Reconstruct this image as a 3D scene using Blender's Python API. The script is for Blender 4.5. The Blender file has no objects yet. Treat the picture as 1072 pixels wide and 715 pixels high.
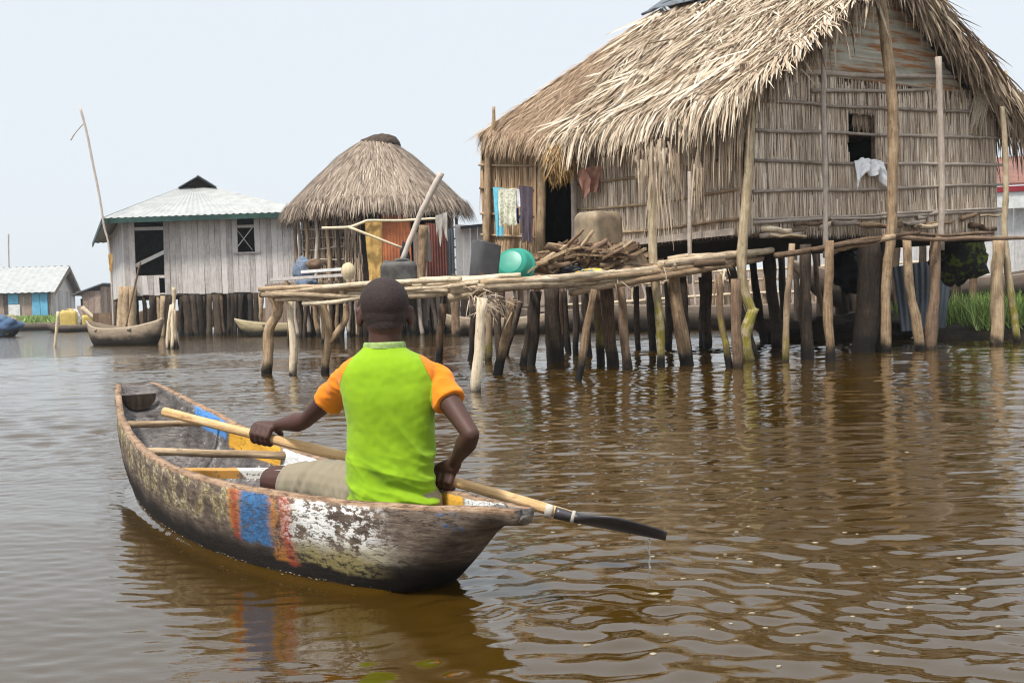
import bpy, math, random
import numpy as np
from mathutils import Vector, Matrix, noise
from math import pi, sin, cos, radians
R = random.Random(7)
SC = bpy.context.scene
COL = SC.collection
def Vc(*a): return Vector(a)

# ------------------------------------------------------------------ camera
F_PX = 1150.0; CAM_H = 0.8; PITCH = radians(1.92); ROLL = radians(1.7)
fw = Vc(0, cos(PITCH), -sin(PITCH)); r0 = Vc(1, 0, 0); u0 = r0.cross(fw)
rt = r0*cos(ROLL) - u0*sin(ROLL); up = r0*sin(ROLL) + u0*cos(ROLL)
cd = bpy.data.cameras.new('camera'); cam = bpy.data.objects.new('camera', cd); COL.objects.link(cam)
cd.sensor_width = 36; cd.lens = 36*F_PX/1072; cd.clip_start = 0.05; cd.clip_end = 6000
m3 = Matrix((rt, up, -fw)).transposed()
cam.matrix_world = Matrix.Translation((0, 0, CAM_H)) @ m3.to_4x4()
SC.camera = cam
cd.dof.use_dof = True; cd.dof.focus_distance = 3.5; cd.dof.aperture_fstop = 20.0

def ray(px, py): return fw + rt*((px-536)/F_PX) + up*((357.5-py)/F_PX)
def V(px, py, Y):          # point of the place seen at that spot, Y metres away
    r = ray(px, py); return Vc(0, 0, CAM_H) + r*(Y/r.y)
def G(px, py, z=0.0):      # point at height z
    r = ray(px, py); return Vc(0, 0, CAM_H) + r*((z-CAM_H)/r.z)

# ------------------------------------------------------------------ mesh builder
def frame_for(d):
    d = d.normalized(); a = Vc(0, 0, 1) if abs(d.z) < .9 else Vc(1, 0, 0)
    x = a.cross(d).normalized(); y = d.cross(x); return x, y, d
def catmull(pts, n):
    P = [pts[0]*2-pts[1]] + list(pts) + [pts[-1]*2-pts[-2]]; out = []
    for i in range(1, len(P)-2):
        for k in range(n):
            t = k/n; a, b, c, d = P[i-1], P[i], P[i+1], P[i+2]
            out.append(.5*((2*b)+(c-a)*t+(2*a-5*b+4*c-d)*t*t+(3*b-a-3*c+d)*t**3))
    out.append(Vector(pts[-1])); return out
class MB:
    def __init__(s): s.v = []; s.f = []; s.t = []; s.g = []; s.sm = []; s.mi = []
    def add(s, vs, fs, tint=None, gs=None, smooth=False, mi=0):
        o = len(s.v); tint = R.random() if tint is None else tint
        s.v += [tuple(v) for v in vs]; s.f += [tuple(i+o for i in f) for f in fs]
        s.t += list(tint) if hasattr(tint, '__len__') else [tint]*len(vs)
        if gs is None: gs = [tuple(v) for v in vs]
        s.g += [tuple(x) for x in gs]; s.sm += [smooth]*len(fs); s.mi += [mi]*len(fs)
    def tube(s, pts, rad, n=8, tint=None, rough=0.0, caps=True, mi=0, flat=1.0):
        pts = [Vector(p) for p in pts]; k = len(pts)
        if not hasattr(rad, '__len__'): rad = [rad]*k
        x, y, d = frame_for(pts[1]-pts[0]); vs = []; gs = []; L = 0.0
        off = Vc(R.random()*9, R.random()*9, R.random()*9)
        for i, p in enumerate(pts):
            d2 = (pts[min(i+1, k-1)]-pts[max(i-1, 0)]).normalized()
            q = d.rotation_difference(d2); x = q @ x; y = q @ y; d = d2
            if i: L += (p-pts[i-1]).length
            for j in range(n):
                a = 2*pi*j/n; r = rad[i]
                if rough: r *= 1 + rough*noise.noise(Vc(cos(a)*1.3, sin(a)*1.3, L*6)+off)*1.6
                vs.append(p + x*(cos(a)*r) + y*(sin(a)*r*flat)); gs.append(Vc(cos(a)*r, sin(a)*r, L)+off)
        fs = [(i*n+j, i*n+(j+1) % n, (i+1)*n+(j+1) % n, (i+1)*n+j) for i in range(k-1) for j in range(n)]
        if caps: fs += [tuple(range(n))[::-1], tuple((k-1)*n+j for j in range(n))]
        s.add(vs, fs, tint, gs, n > 5, mi)
    def pole(s, a, b, r0, r1=None, bend=.03, n=8, seg=7, tint=None, rough=.18, mi=0):
        a = Vector(a); b = Vector(b); r1 = r0*.85 if r1 is None else r1; L = (b-a).length
        x, y, d = frame_for(b-a); o = R.random()*99; pts = []; rr = []
        for i in range(seg+1):
            t = i/seg; w = sin(pi*t)
            pts.append(a.lerp(b, t) + x*(bend*L*w*noise.noise(Vc(o, t*2.2, 0))) + y*(bend*L*w*noise.noise(Vc(o, 5+t*2.2, 3))))
            rr.append((r0+(r1-r0)*t)*(1+.12*noise.noise(Vc(o, 9, t*7))))
        s.tube(pts, rr, n, tint, rough, mi=mi)
    def box(s, c, ax, ay, az, tint=None, mi=0):     # half-vectors
        c = Vector(c); ax = Vector(ax); ay = Vector(ay); az = Vector(az); vs = []; gs = []
        off = Vc(R.random()*9, R.random()*9, R.random()*9)
        for k in (-1, 1):
            for j in (-1, 1):
                for i in (-1, 1):
                    vs.append(c+ax*i+ay*j+az*k); gs.append(Vc(ax.length*i, ay.length*j, az.length*k)+off)
        s.add(vs, [(0, 2, 3, 1), (4, 5, 7, 6), (0, 1, 5, 4), (2, 6, 7, 3), (0, 4, 6, 2), (1, 3, 7, 5)], tint, gs, False, mi)
    def slab(s, poly, thick, tint=None, mi=0):      # polygon with thickness vector
        n = len(poly); th = Vector(thick); vs = [Vector(p) for p in poly] + [Vector(p)+th for p in poly]
        s.add(vs, [tuple(range(n))[::-1], tuple(range(n, 2*n))] + [(i, (i+1) % n, n+(i+1) % n, n+i) for i in range(n)], tint, None, False, mi)
    def blade(s, p, d, L, w, nrm, curl=0.0, grav=0.0, seg=3, tint=None, eave=None):
        p = Vector(p); d = d.normalized(); off = Vc(R.random()*9, R.random()*9, R.random()*9)
        vs = []; gs = []; n = nrm.normalized()
        for i in range(seg+1):
            t = i/seg; ww = w*(1-.85*t**2.2)*.5 if i < seg else w*.06
            x = d.cross(n)
            if x.length < 1e-4: x = Vc(1, 0, 0)
            x.normalize()
            vs += [p-x*ww, p+x*ww]; gs += [off+Vc(-ww, 0, t*L), off+Vc(ww, 0, t*L)]
            g = grav
            if eave is not None and eave(p) > 0: g = max(g, .55)
            d = (d + n*(curl*.3) + Vc(0, 0, -1)*g).normalized(); p = p + d*(L/seg)
        s.add(vs, [(2*i, 2*i+1, 2*i+3, 2*i+2) for i in range(seg)], tint, gs, True)
    def loft(s, rings, closed=True, caps=True, tint=None, smooth=True, gs=None, mi=0):
        n = len(rings[0]); k = len(rings); vs = [p for r in rings for p in r]
        m = n if closed else n-1
        fs = [(i*n+j, i*n+(j+1) % n, (i+1)*n+(j+1) % n, (i+1)*n+j) for i in range(k-1) for j in range(m)]
        if caps: fs += [tuple(range(n))[::-1], tuple((k-1)*n+j for j in range(n))]
        s.add(vs, fs, tint, gs, smooth, mi)
    def ball(s, c, rx, ry=None, rz=None, M=None, n=16, k=10, tint=None):
        ry = rx if ry is None else ry; rz = rx if rz is None else rz; c = Vector(c); vs = [Vc(0, 0, -rz)]
        for i in range(1, k):
            a = -pi/2+pi*i/k
            for j in range(n): vs.append(Vc(rx*cos(a)*cos(2*pi*j/n), ry*cos(a)*sin(2*pi*j/n), rz*sin(a)))
        vs.append(Vc(0, 0, rz)); fs = [(0, 1+(j+1) % n, 1+j) for j in range(n)]
        for i in range(k-2):
            for j in range(n): fs.append((1+i*n+j, 1+i*n+(j+1) % n, 1+(i+1)*n+(j+1) % n, 1+(i+1)*n+j))
        t = len(vs)-1; fs += [(1+(k-2)*n+j, 1+(k-2)*n+(j+1) % n, t) for j in range(n)]
        if M is not None: vs = [M @ v for v in vs]
        s.add([v+c for v in vs], fs, tint, None, True)
    def limb(s, pts, radii, n=14, sub=5, flat=1.0):  # closed rounded limb
        pts = [Vector(p) for p in pts]; P = catmull(pts, sub) if len(pts) > 2 else [pts[0].lerp(pts[1], i/sub) for i in range(sub+1)]
        K = len(P)-1; rr = [float(np.interp(i/K*(len(pts)-1), range(len(pts)), radii)) for i in range(K+1)]
        d0 = (P[0]-P[1]).normalized(); d1 = (P[-1]-P[-2]).normalized()
        A = [(P[0]+d0*(rr[0]*sin(a)), rr[0]*cos(a)) for a in (1.45, 1.1, .6)]
        B = [(P[-1]+d1*(rr[-1]*sin(a)), rr[-1]*cos(a)) for a in (.6, 1.1, 1.45)]
        Q = A + list(zip(P, rr)) + B
        s.tube([q[0] for q in Q], [q[1] for q in Q], n, .5, flat=flat)

def mesh_from(mb, name, off=Vc(0, 0, 0)):
    me = bpy.data.meshes.new(name)
    me.from_pydata([(v[0]-off.x, v[1]-off.y, v[2]-off.z) for v in mb.v], [], mb.f)
    me.polygons.foreach_set('use_smooth', mb.sm); me.polygons.foreach_set('material_index', mb.mi)
    a = me.attributes.new('tint', 'FLOAT', 'POINT'); a.data.foreach_set('value', np.array(mb.t, dtype=np.float32))
    a = me.attributes.new('gv', 'FLOAT_VECTOR', 'POINT'); a.data.foreach_set('vector', np.array(mb.g, dtype=np.float32).ravel())
    me.update(); return me
def wloc(o):
    l = Vc(0, 0, 0)
    while o is not None: l += o.location; o = o.parent
    return l
def put(name, me, mats, parent=None, loc=None):
    o = bpy.data.objects.new(name, me); COL.objects.link(o)
    for m in (mats if isinstance(mats, (list, tuple)) else [mats]): me.materials.append(m)
    if parent is not None: o.parent = parent
    if loc is not None: o.location = loc
    return o
def tag(o, label=None, cat=None, group=None, kind=None):
    for k, v in (('label', label), ('category', cat), ('group', group), ('kind', kind)):
        if v: o[k] = v
    return o
def thing(name, label, cat, loc=(0, 0, 0), group=None):
    o = bpy.data.objects.new(name, None); COL.objects.link(o); o.location = loc; o.empty_display_size = .1
    return tag(o, label, cat, group)
def part(name, mb, mats, root, label=None):        # mb in world coordinates
    o = put(name, mesh_from(mb, name, wloc(root)), mats, root)
    if label: o['label'] = label
    return o
def solo(name, mb, mats, label, cat, group=None, kind=None, loc=None):
    if loc is None:
        a = np.array(mb.v); loc = Vc((a[:, 0].min()+a[:, 0].max())/2, (a[:, 1].min()+a[:, 1].max())/2, a[:, 2].min())
    o = put(name, mesh_from(mb, name, Vector(loc)), mats, None, loc)
    return tag(o, label, cat, group, kind)
def copy_tree(o, parent=None):
    c = o.copy(); COL.objects.link(c)
    if parent is not None: c.parent = parent
    for ch in [x for x in bpy.data.objects if x.parent == o]: copy_tree(ch, c)
    return c

# ------------------------------------------------------------------ materials
class NT:
    def __init__(s, name):
        s.m = bpy.data.materials.new(name); s.m.use_nodes = True; s.t = s.m.node_tree
        s.b = s.t.nodes['Principled BSDF']; s.b.inputs['Roughness'].default_value = .85
        s.b.inputs['Specular IOR Level'].default_value = .25
    def n(s, typ, ins=None, **pr):
        nd = s.t.nodes.new(typ)
        for k, v in pr.items(): setattr(nd, k, v)
        for k, v in (ins or {}).items():
            if isinstance(v, bpy.types.NodeSocket): s.t.links.new(v, nd.inputs[k])
            else: nd.inputs[k].default_value = v
        return nd
    def att(s, name, out='Fac'): return s.n('ShaderNodeAttribute', attribute_name=name).outputs[out]
    def math(s, op, a, b=0.0, c=0.0, clamp=False):
        nd = s.n('ShaderNodeMath', operation=op, use_clamp=clamp)
        for i, v in enumerate((a, b, c)):
            if isinstance(v, bpy.types.NodeSocket): s.t.links.new(v, nd.inputs[i])
            else: nd.inputs[i].default_value = v
        return nd.outputs[0]
    def vscale(s, v, sc): return s.n('ShaderNodeVectorMath', {0: v, 1: sc}, operation='MULTIPLY').outputs[0]
    def noise(s, vec, scale=5.0, detail=4.0, rough=.6, out='Fac'):
        return s.n('ShaderNodeTexNoise', {'Vector': vec, 'Scale': scale, 'Detail': detail, 'Roughness': rough}).outputs[out]
    def ramp(s, f, stops):
        nd = s.n('ShaderNodeValToRGB', {'Fac': f}); e = nd.color_ramp.elements
        while len(e) < len(stops): e.new(.5)
        for x, (p, c) in zip(e, stops): x.position = p; x.color = tuple(c)+(1,)
        return nd.outputs['Color']
    def mix(s, f, a, b, mode='MIX'):
        nd = s.n('ShaderNodeMix', data_type='RGBA', blend_type=mode)
        for i, v in ((0, f), (6, a), (7, b)):
            if isinstance(v, bpy.types.NodeSocket): s.t.links.new(v, nd.inputs[i])
            else: nd.inputs[i].default_value = tuple(v)+(1,) if hasattr(v, '__len__') and len(v) == 3 else v
        return nd.outputs[2]
    def smooth(s, x, lo, hi):
        return s.n('ShaderNodeMapRange', {0: x, 1: lo, 2: hi}, interpolation_type='SMOOTHSTEP').outputs[0]
    def col(s, c): s.t.links.new(c, s.b.inputs['Base Color'])
    def rough(s, v):
        if isinstance(v, bpy.types.NodeSocket): s.t.links.new(v, s.b.inputs['Roughness'])
        else: s.b.inputs['Roughness'].default_value = v
    def bump(s, h, st=.4, dist=.01):
        b = s.n('ShaderNodeBump', {'Strength': st, 'Distance': dist, 'Height': h})
        s.t.links.new(b.outputs[0], s.b.inputs['Normal'])
    def posz(s): return s.n('ShaderNodeSeparateXYZ', {0: s.n('ShaderNodeNewGeometry').outputs['Position']}).outputs[2]

def M_wood(name, dark, mid, light, grain=(55, 55, 4), wet=True, moss=None, knots=.5, tintamt=.55):
    s = NT(name); gv = s.att('gv', 'Vector'); ti = s.att('tint')
    f = s.noise(s.vscale(gv, grain), 1.0, 6, .7); g = s.noise(gv, 7, 4, .65)
    k = s.math('ADD', s.math('MULTIPLY', f, .8), s.math('MULTIPLY', g, knots))
    k = s.math('ADD', k, s.math('MULTIPLY', s.math('SUBTRACT', ti, .5), tintamt*.6))
    c = s.ramp(k, [(.36, dark), (.6, mid), (.86, light)])
    kn = s.smooth(s.noise(s.vscale(gv, (1, 1, .55)), 24, 3, .6), .60, .72); c = s.mix(s.math('MULTIPLY', kn, .65), c, dark)
    z = s.posz(); zn = s.math('ADD', z, s.math('MULTIPLY', s.math('SUBTRACT', s.noise(s.n('ShaderNodeNewGeometry').outputs['Position'], 5, 4), .5), .34)); zn = s.math('ADD', zn, s.math('MULTIPLY', s.math('SUBTRACT', ti, .45), .22))
    if moss:
        mm = s.math('MULTIPLY', s.smooth(zn, moss[1], moss[0]), s.smooth(s.noise(gv, 9, 4), .3, .6))
        c = s.mix(mm, c, s.ramp(f, [(.3, (.13, .11, .02)), (.7, (.36, .31, .05))]))
    if wet:
        w = s.smooth(zn, .27, .06); c = s.mix(w, c, (.012, .010, .008)); s.rough(s.math('SUBTRACT', .85, s.math('MULTIPLY', w, .35)))
    s.col(c); s.bump(s.math('ADD', f, s.math('MULTIPLY', g, .6)), .9, .010); return s.m
def M_blade(name, stops, nz=30.0, var=.3, rough=.7):
    s = NT(name); gv = s.att('gv', 'Vector'); ti = s.att('tint')
    f = s.noise(s.vscale(gv, (180, 1, nz)), 1.0, 3, .6); g = s.noise(s.n('ShaderNodeNewGeometry').outputs['Position'], 1.6, 4, .6)
    k = s.math('ADD', ti, s.math('MULTIPLY', s.math('SUBTRACT', f, .5), var))
    k = s.math('ADD', k, s.math('MULTIPLY', s.math('SUBTRACT', g, .5), .45))
    s.col(s.ramp(k, stops)); s.rough(rough); return s.m
def M_flat(name, c, c2=None, rough=.7, scale=8.0, bump=.0, spec=.25, var=.0, thr=(.35, .65), bdist=.004):
    s = NT(name); p = s.att('gv', 'Vector'); f = s.noise(p, scale, 5, .62)
    c2 = c2 or tuple(x*.75 for x in c)
    k = s.smooth(f, thr[0], thr[1])
    if var: k = s.math('ADD', k, s.math('MULTIPLY', s.math('SUBTRACT', s.att('tint'), .5), var), clamp=True)
    s.col(s.mix(k, c2, c)); s.rough(rough); s.b.inputs['Specular IOR Level'].default_value = spec
    if bump: s.bump(s.noise(p, scale*4, 4), bump, bdist)
    return s.m
MAT = {}
MAT['pole'] = M_wood('pole_wood', (.085, .055, .034), (.27, .18, .105), (.52, .39, .25))
MAT['pole_pale'] = M_wood('pale_pole_wood', (.16, .11, .07), (.46, .355, .24), (.76, .64, .47), tintamt=.6)
MAT['pole_brown'] = M_wood('brown_pole_wood', (.038, .023, .014), (.12, .075, .046), (.26, .175, .115))
MAT['pole_dark'] = M_wood('dark_pole_wood', (.012, .009, .007), (.04, .028, .02), (.10, .072, .05))
MAT['pole_grey'] = M_wood('grey_weathered_pole_wood', (.16, .13, .105), (.36, .30, .25), (.56, .48, .41))
MAT['pole_moss'] = M_wood('mossy_pole_wood', (.12, .085, .052), (.35, .27, .165), (.59, .49, .34), moss=(.55, 1.15))
MAT['pole_mosslow'] = M_wood('moss_footed_pole_wood', (.05, .035, .02), (.2, .13, .08), (.36, .26, .17), moss=(.25, .6))
MAT['palm'] = M_blade('dry_palm_leaf', [(.0, (.09, .058, .036)), (.3, (.27, .195, .135)), (.62, (.495, .392, .28)), (1, (.765, .67, .54))])
MAT['grass_thatch'] = M_blade('brown_grass_thatch', [(.0, (.12, .07, .042)), (.4, (.31, .205, .128)), (.75, (.47, .345, .23)), (1, (.60, .47, .34))])
MAT['hut_thatch'] = M_blade('old_hut_thatch', [(.0, (.07, .05, .037)), (.4, (.24, .18, .135)), (.75, (.39, .31, .24)), (1, (.52, .43, .34))])
MAT['reed'] = M_blade('reed_wall', [(.0, (.12, .08, .052)), (.22, (.32, .228, .16)), (.55, (.575, .45, .335)), (1, (.85, .745, .61))], nz=14, var=.6)
MAT['reed_back'] = M_flat('reed_wall_backing', (.23, .165, .115), (.12, .08, .055), 1, 20)
MAT['reed_warm'] = M_blade('warm_reed_wall', [(.0, (.11, .055, .028)), (.35, (.30, .18, .10)), (.7, (.50, .34, .20)), (1, (.64, .50, .34))], nz=14, var=.5)
MAT['thatch_under'] = M_flat('thatch_underside', (.20, .14, .09), (.09, .06, .038), 1, 12)
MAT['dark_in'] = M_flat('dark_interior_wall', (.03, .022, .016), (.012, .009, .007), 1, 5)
MAT['plank'] = M_wood('weathered_grey_plank', (.33, .295, .275), (.58, .535, .505), (.74, .695, .665), grain=(30, 30, 1.6), wet=False, tintamt=.55, knots=.35)
MAT['plank_brown'] = M_wood('weathered_brown_plank', (.10, .07, .055), (.25, .18, .14), (.40, .31, .25), grain=(30, 30, 1.6), wet=False, tintamt=.9)
MAT['plank_white'] = M_wood('whitewashed_and_sunlit_plank', (.36, .34, .33), (.56, .54, .52), (.72, .70, .68), grain=(20, 20, 1.6), wet=False, tintamt=.5)
def M_metal(name, base, rustc, rlo, rhi, rough=.5, streak=(2, 2, 14), dark=None):
    s = NT(name); gv = s.att('gv', 'Vector'); f = s.noise(s.vscale(gv, streak), 1.0, 5, .65); g = s.noise(gv, 2.2, 5, .6)
    c = s.mix(s.smooth(g, .35, .7), base, dark or tuple(x*.78 for x in base))
    c = s.mix(s.smooth(f, rlo, rhi), c, rustc); s.col(c); s.rough(rough); s.b.inputs['Metallic'].default_value = .0
    s.b.inputs['Specular IOR Level'].default_value = .4; return s.m
MAT['tin_roof'] = M_metal('pale_tin_roof', (.40, .405, .395), (.29, .265, .235), .58, .85, .55, (.5, 3, 3))
MAT['gable_tin'] = M_metal('rust_streaked_gable_tin', (.52, .50, .41), (.36, .16, .06), .47, .61, .6, (.9, .9, 14), (.33, .31, .25))
MAT['grey_tin'] = M_metal('dark_grey_tin', (.115, .13, .15), (.05, .055, .065), .5, .8, .5, (9, 9, .8))
MAT['rust_orange'] = M_metal('orange_rust_tin', (.46, .15, .055), (.62, .42, .32), .58, .74, .8, (4, 4, 1.2), (.27, .085, .04))
MAT['rust_red'] = M_metal('dark_red_rust_tin', (.22, .065, .045), (.36, .2, .15), .62, .8, .8, (7, 7, .7), (.12, .04, .03))
MAT['green_trim'] = M_flat('green_painted_trim', (.035, .085, .07), (.02, .05, .042), .6, 3)
MAT['blue_paint'] = M_flat('sky_blue_paint', (.16, .46, .66), (.12, .36, .54), .6, 2)
MAT['white_paint'] = M_flat('chalky_white_paint', (.76, .76, .74), (.6, .6, .58), .7, 3)
MAT['red_roof'] = M_flat('rust_red_roof', (.25, .12, .09), (.18, .09, .07), .8, 2)
MAT['plastic_grey'] = M_flat('dark_grey_plastic', (.075, .072, .074), (.05, .048, .05), .42, 5, .15, .4)
MAT['plastic_soot'] = M_flat('sooty_grey_plastic', (.10, .095, .085), (.045, .042, .04), .55, 7, .2, .4)
MAT['plastic_tan'] = M_flat('grimy_tan_plastic', (.31, .235, .15), (.19, .145, .10), .5, 6, .15, .35)
MAT['plastic_teal'] = M_flat('teal_plastic', (.026, .28, .20), (.02, .23, .165), .38, 3, 0, .4)
MAT['plastic_yellow'] = M_flat('faded_yellow_plastic', (.62, .46, .13), (.5, .36, .10), .45, 3)
MAT['tarp_black'] = M_flat('black_tarp', (.014, .014, .017), (.007, .007, .009), .5, 6)
MAT['net_dark'] = M_flat('dark_mossy_net', (.02, .018, .02), (.09, .12, .012), .9, 9, 0, .2, 0, (.42, .5))
def M_cloth(name, c, c2=None, scale=14.0, thr=(.45, .6), rough=.9):
    s = NT(name); gv = s.att('gv', 'Vector'); w = s.noise(gv, 900, 1, .5); f = s.noise(gv, scale, 3, .5)
    cc = s.mix(s.smooth(f, thr[0], thr[1]), c2 or tuple(x*.85 for x in c), c)
    s.col(s.mix(s.math('MULTIPLY', w, .25), cc, tuple(x*.7 for x in c))); s.rough(rough)
    s.b.inputs['Sheen Weight'].default_value = .15; return s.m
MAT['c_blue'] = M_cloth('light_blue_cloth', (.16, .56, .72)); MAT['c_cream'] = M_cloth('cream_print_cloth', (.70, .69, .58), (.40, .41, .26), 32, (.42, .5))
MAT['c_royal'] = M_cloth('royal_blue_cloth', (.035, .075, .42)); MAT['c_dark'] = M_cloth('charcoal_cloth', (.085, .065, .085))
MAT['c_white'] = M_cloth('white_cloth', (.82, .82, .85)); MAT['c_pink'] = M_cloth('faded_pink_cloth', (.58, .31, .23)); MAT['c_ochre'] = M_cloth('ochre_cloth', (.58, .37, .12), (.40, .24, .075), 6)
MAT['c_print'] = M_cloth('blue_and_yellow_print_cloth', (.62, .42, .06), (.07, .26, .42), 20, (.44, .5)); MAT['c_cargo'] = M_cloth('blue_print_cloth', (.06, .11, .20), (.4, .3, .08), 1.5, (.36, .44)); MAT['c_grey'] = M_cloth('grey_cloth', (.42, .39, .35))
MAT['c_denim'] = M_cloth('denim_blue_cloth', (.17, .21, .28), (.12, .15, .21))
MAT['straw'] = M_blade('golden_straw', [(0, (.10, .055, .02)), (.4, (.26, .15, .05)), (1, (.42, .27, .11))])
MAT['rope'] = M_flat('pale_rope', (.5, .46, .4), None, .9, 30); MAT['bone'] = M_wood('bare_pale_wood', (.42, .32, .19), (.60, .49, .32), (.72, .62, .45), wet=False)
MAT['mud'] = M_flat('dark_mud', (.05, .036, .022), (.022, .016, .011), .9, 3, .6, bdist=.05)
MAT['grass'] = M_blade('wet_grass', [(0, (.15, .11, .05)), (.2, (.11, .16, .04)), (.55, (.22, .34, .075)), (1, (.48, .58, .2))])

# ---- canoe paint: gv = (t along, height fraction, 0 outside / 1 inside near / 2 inside far)
def M_hull():
    s = NT('painted_dugout_wood'); sep = s.n('ShaderNodeSeparateXYZ', {0: s.att('gv', 'Vector')}); t, hf, sd = sep.outputs
    P = s.n('ShaderNodeNewGeometry').outputs['Position']
    n1 = s.noise(P, 11, 6, .65); n2 = s.noise(s.vscale(P, (.75, .75, 1.5)), 42, 6, .74); n3 = s.noise(P, 4, 4, .6); n4 = s.noise(s.vscale(P, (14, 14, 60)), 1, 4, .6)
    def band(x, a, b, e=.006): return s.math('MULTIPLY', s.smooth(x, a-e, a+e), s.smooth(x, b+e, b-e))
    tj = s.math('ADD', t, s.math('MULTIPLY', s.math('SUBTRACT', n1, .5), .022)); hj = s.math('ADD', hf, s.math('MULTIPLY', s.math('SUBTRACT', n3, .5), .22))
    wood = s.ramp(s.math('ADD', s.math('MULTIPLY', n4, .6), s.math('MULTIPLY', n1, .5)), [(.36, (.035, .024, .018)), (.55, (.135, .10, .076)), (.75, (.28, .22, .17))])
    lower = s.mix(n2, (.007, .006, .006), (.026, .02, .016))  # near-black lower hull: wet wood, with the shade under the flare painted in
    out = s.mix(s.smooth(hj, .66, .46), wood, lower)
    wet = s.smooth(hj, .36, .27)
    chip = s.smooth(n2, .40, .5); chip2 = s.smooth(s.math('ADD', s.math('MULTIPLY', n2, .5), s.math('MULTIPLY', n1, .5)), .44, .5)
    up_ = s.smooth(hj, .60, .72)
    lich = s.ramp(n2, [(.34, (.07, .05, .025)), (.46, (.20, .15, .065)), (.56, (.36, .31, .19)), (.66, (.60, .57, .47))])
    out = s.mix(s.math('MULTIPLY', s.math('MULTIPLY', s.smooth(n1, .46, .56), up_), s.smooth(t, .27, .31)), out, lich)
    def paint(col, a, b, lo, mask, e=.006):
        nonlocal out
        m = s.math('MULTIPLY', s.math('MULTIPLY', band(tj, a, b, e), s.smooth(hj, lo-.02, lo+.02)), mask); out = s.mix(m, out, col)
    bl = s.mix(s.smooth(n2, .36, .6), (.02, .055, .13), (.055, .155, .33)); rd = s.mix(s.smooth(n1, .42, .66), (.29, .04, .028), (.40, .13, .04)); og = s.mix(n1, (.50, .22, .03), (.36, .13, .04))
    paint(og, .278, .300, .60, chip); paint(rd, .284, .294, .56, chip)
    paint(bl, .232, .282, .56, s.smooth(n2, .39, .45)); paint(og, .210, .236, .45, s.math('MULTIPLY', chip2, .8)); paint(rd, .207, .2175, .42, s.smooth(n2, .38, .46))
    wh = s.mix(n1, (.60, .58, .55), (.85, .85, .83))
    paint(wh, .112, .209, .66, s.smooth(s.math('ADD', s.math('MULTIPLY', n2, .7), s.math('MULTIPLY', n1, .3)), .475, .515), .02)
    paint(s.mix(n2, (.30, .26, .17), (.6, .57, .45)), .10, .205, .56, s.math('MULTIPLY', s.math('MULTIPLY', chip2, .7), s.smooth(hj, .74, .66)), .02)
    paint(s.mix(n2, (.10, .085, .02), (.40, .33, .15)), .12, .205, .46, s.math('MULTIPLY', s.math('MULTIPLY', s.smooth(n2, .43, .50), .9), s.smooth(hj, .66, .58)), .02)
    paint(bl, .045, .06, .84, s.smooth(n2, .54, .6))
    # rim: bare worn wood
    rim = s.ramp(s.math('ADD', s.math('MULTIPLY', n4, .5), s.math('MULTIPLY', n2, .5)), [(.35, (.12, .07, .045)), (.5, (.30, .19, .12)), (.65, (.44, .32, .22))])
    out = s.mix(s.smooth(hf, .955, .985), out, rim)
    # inside
    ins = s.ramp(s.math('ADD', s.math('MULTIPLY', n4, .35), s.math('MULTIPLY', n1, .6)), [(.34, (.045, .038, .038)), (.5, (.155, .14, .135)), (.68, (.27, .245, .23))])
    ins = s.mix(s.math('MULTIPLY', s.smooth(s.math('ADD', s.math('MULTIPLY', n1, .6), s.math('MULTIPLY', n2, .4)), .585, .62), .7), ins, (.55, .53, .51))
    far = s.smooth(sd, 1.4, 1.6)
    def ipaint(col, a, b, lo, mask):
        nonlocal ins
        m = s.math('MULTIPLY', s.math('MULTIPLY', band(tj, a, b), s.smooth(hj, lo-.03, lo+.03)), s.math('MULTIPLY', far, mask)); ins = s.mix(m, ins, col)
    fullc = s.smooth(n2, .26, .34)
    ipaint(s.mix(n1, (.07, .22, .55), (.12, .32, .66)), .77, .885, .70, fullc); ipaint(s.mix(n1, (.62, .30, .03), (.72, .40, .05)), .575, .76, .60, fullc)
    ipaint(s.mix(n2, (.68, .67, .65), (.84, .84, .83)), .24, .568, .50, fullc); ipaint((.66, .36, .05), .125, .2, .5, fullc); ipaint((.7, .7, .69), .04, .12, .5, s.smooth(n2, .4, .48))
    nearin = s.math('MULTIPLY', s.smooth(t, .82, .97), s.math('MULTIPLY', s.smooth(hj, .5, .7), s.smooth(sd, 1.5, 1.3)))
    ins = s.mix(nearin, ins, (.38, .22, .09))
    ins = s.mix(s.smooth(hf, .955, .985), ins, rim)
    c = s.mix(s.smooth(sd, .4, .6), out, ins)
    n5 = s.noise(s.vscale(P, (5, 5, 42)), 1, 4, .6); cr = s.smooth(s.math('ABSOLUTE', s.math('SUBTRACT', n5, .5)), .016, .004)
    c = s.mix(s.math('MULTIPLY', cr, s.math('MULTIPLY', s.smooth(n1, .46, .56), .75)), c, (.03, .02, .015))
    s.col(c); s.bump(s.math('SUBTRACT', s.math('ADD', s.math('MULTIPLY', n2, .5), n1), s.math('MULTIPLY', cr, .4)), .7, .012)
    s.rough(s.math('SUBTRACT', .78, s.math('MULTIPLY', s.math('MULTIPLY', wet, s.smooth(sd, .6, .4)), .45)))
    return s.m
MAT['hull'] = M_hull()
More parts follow.
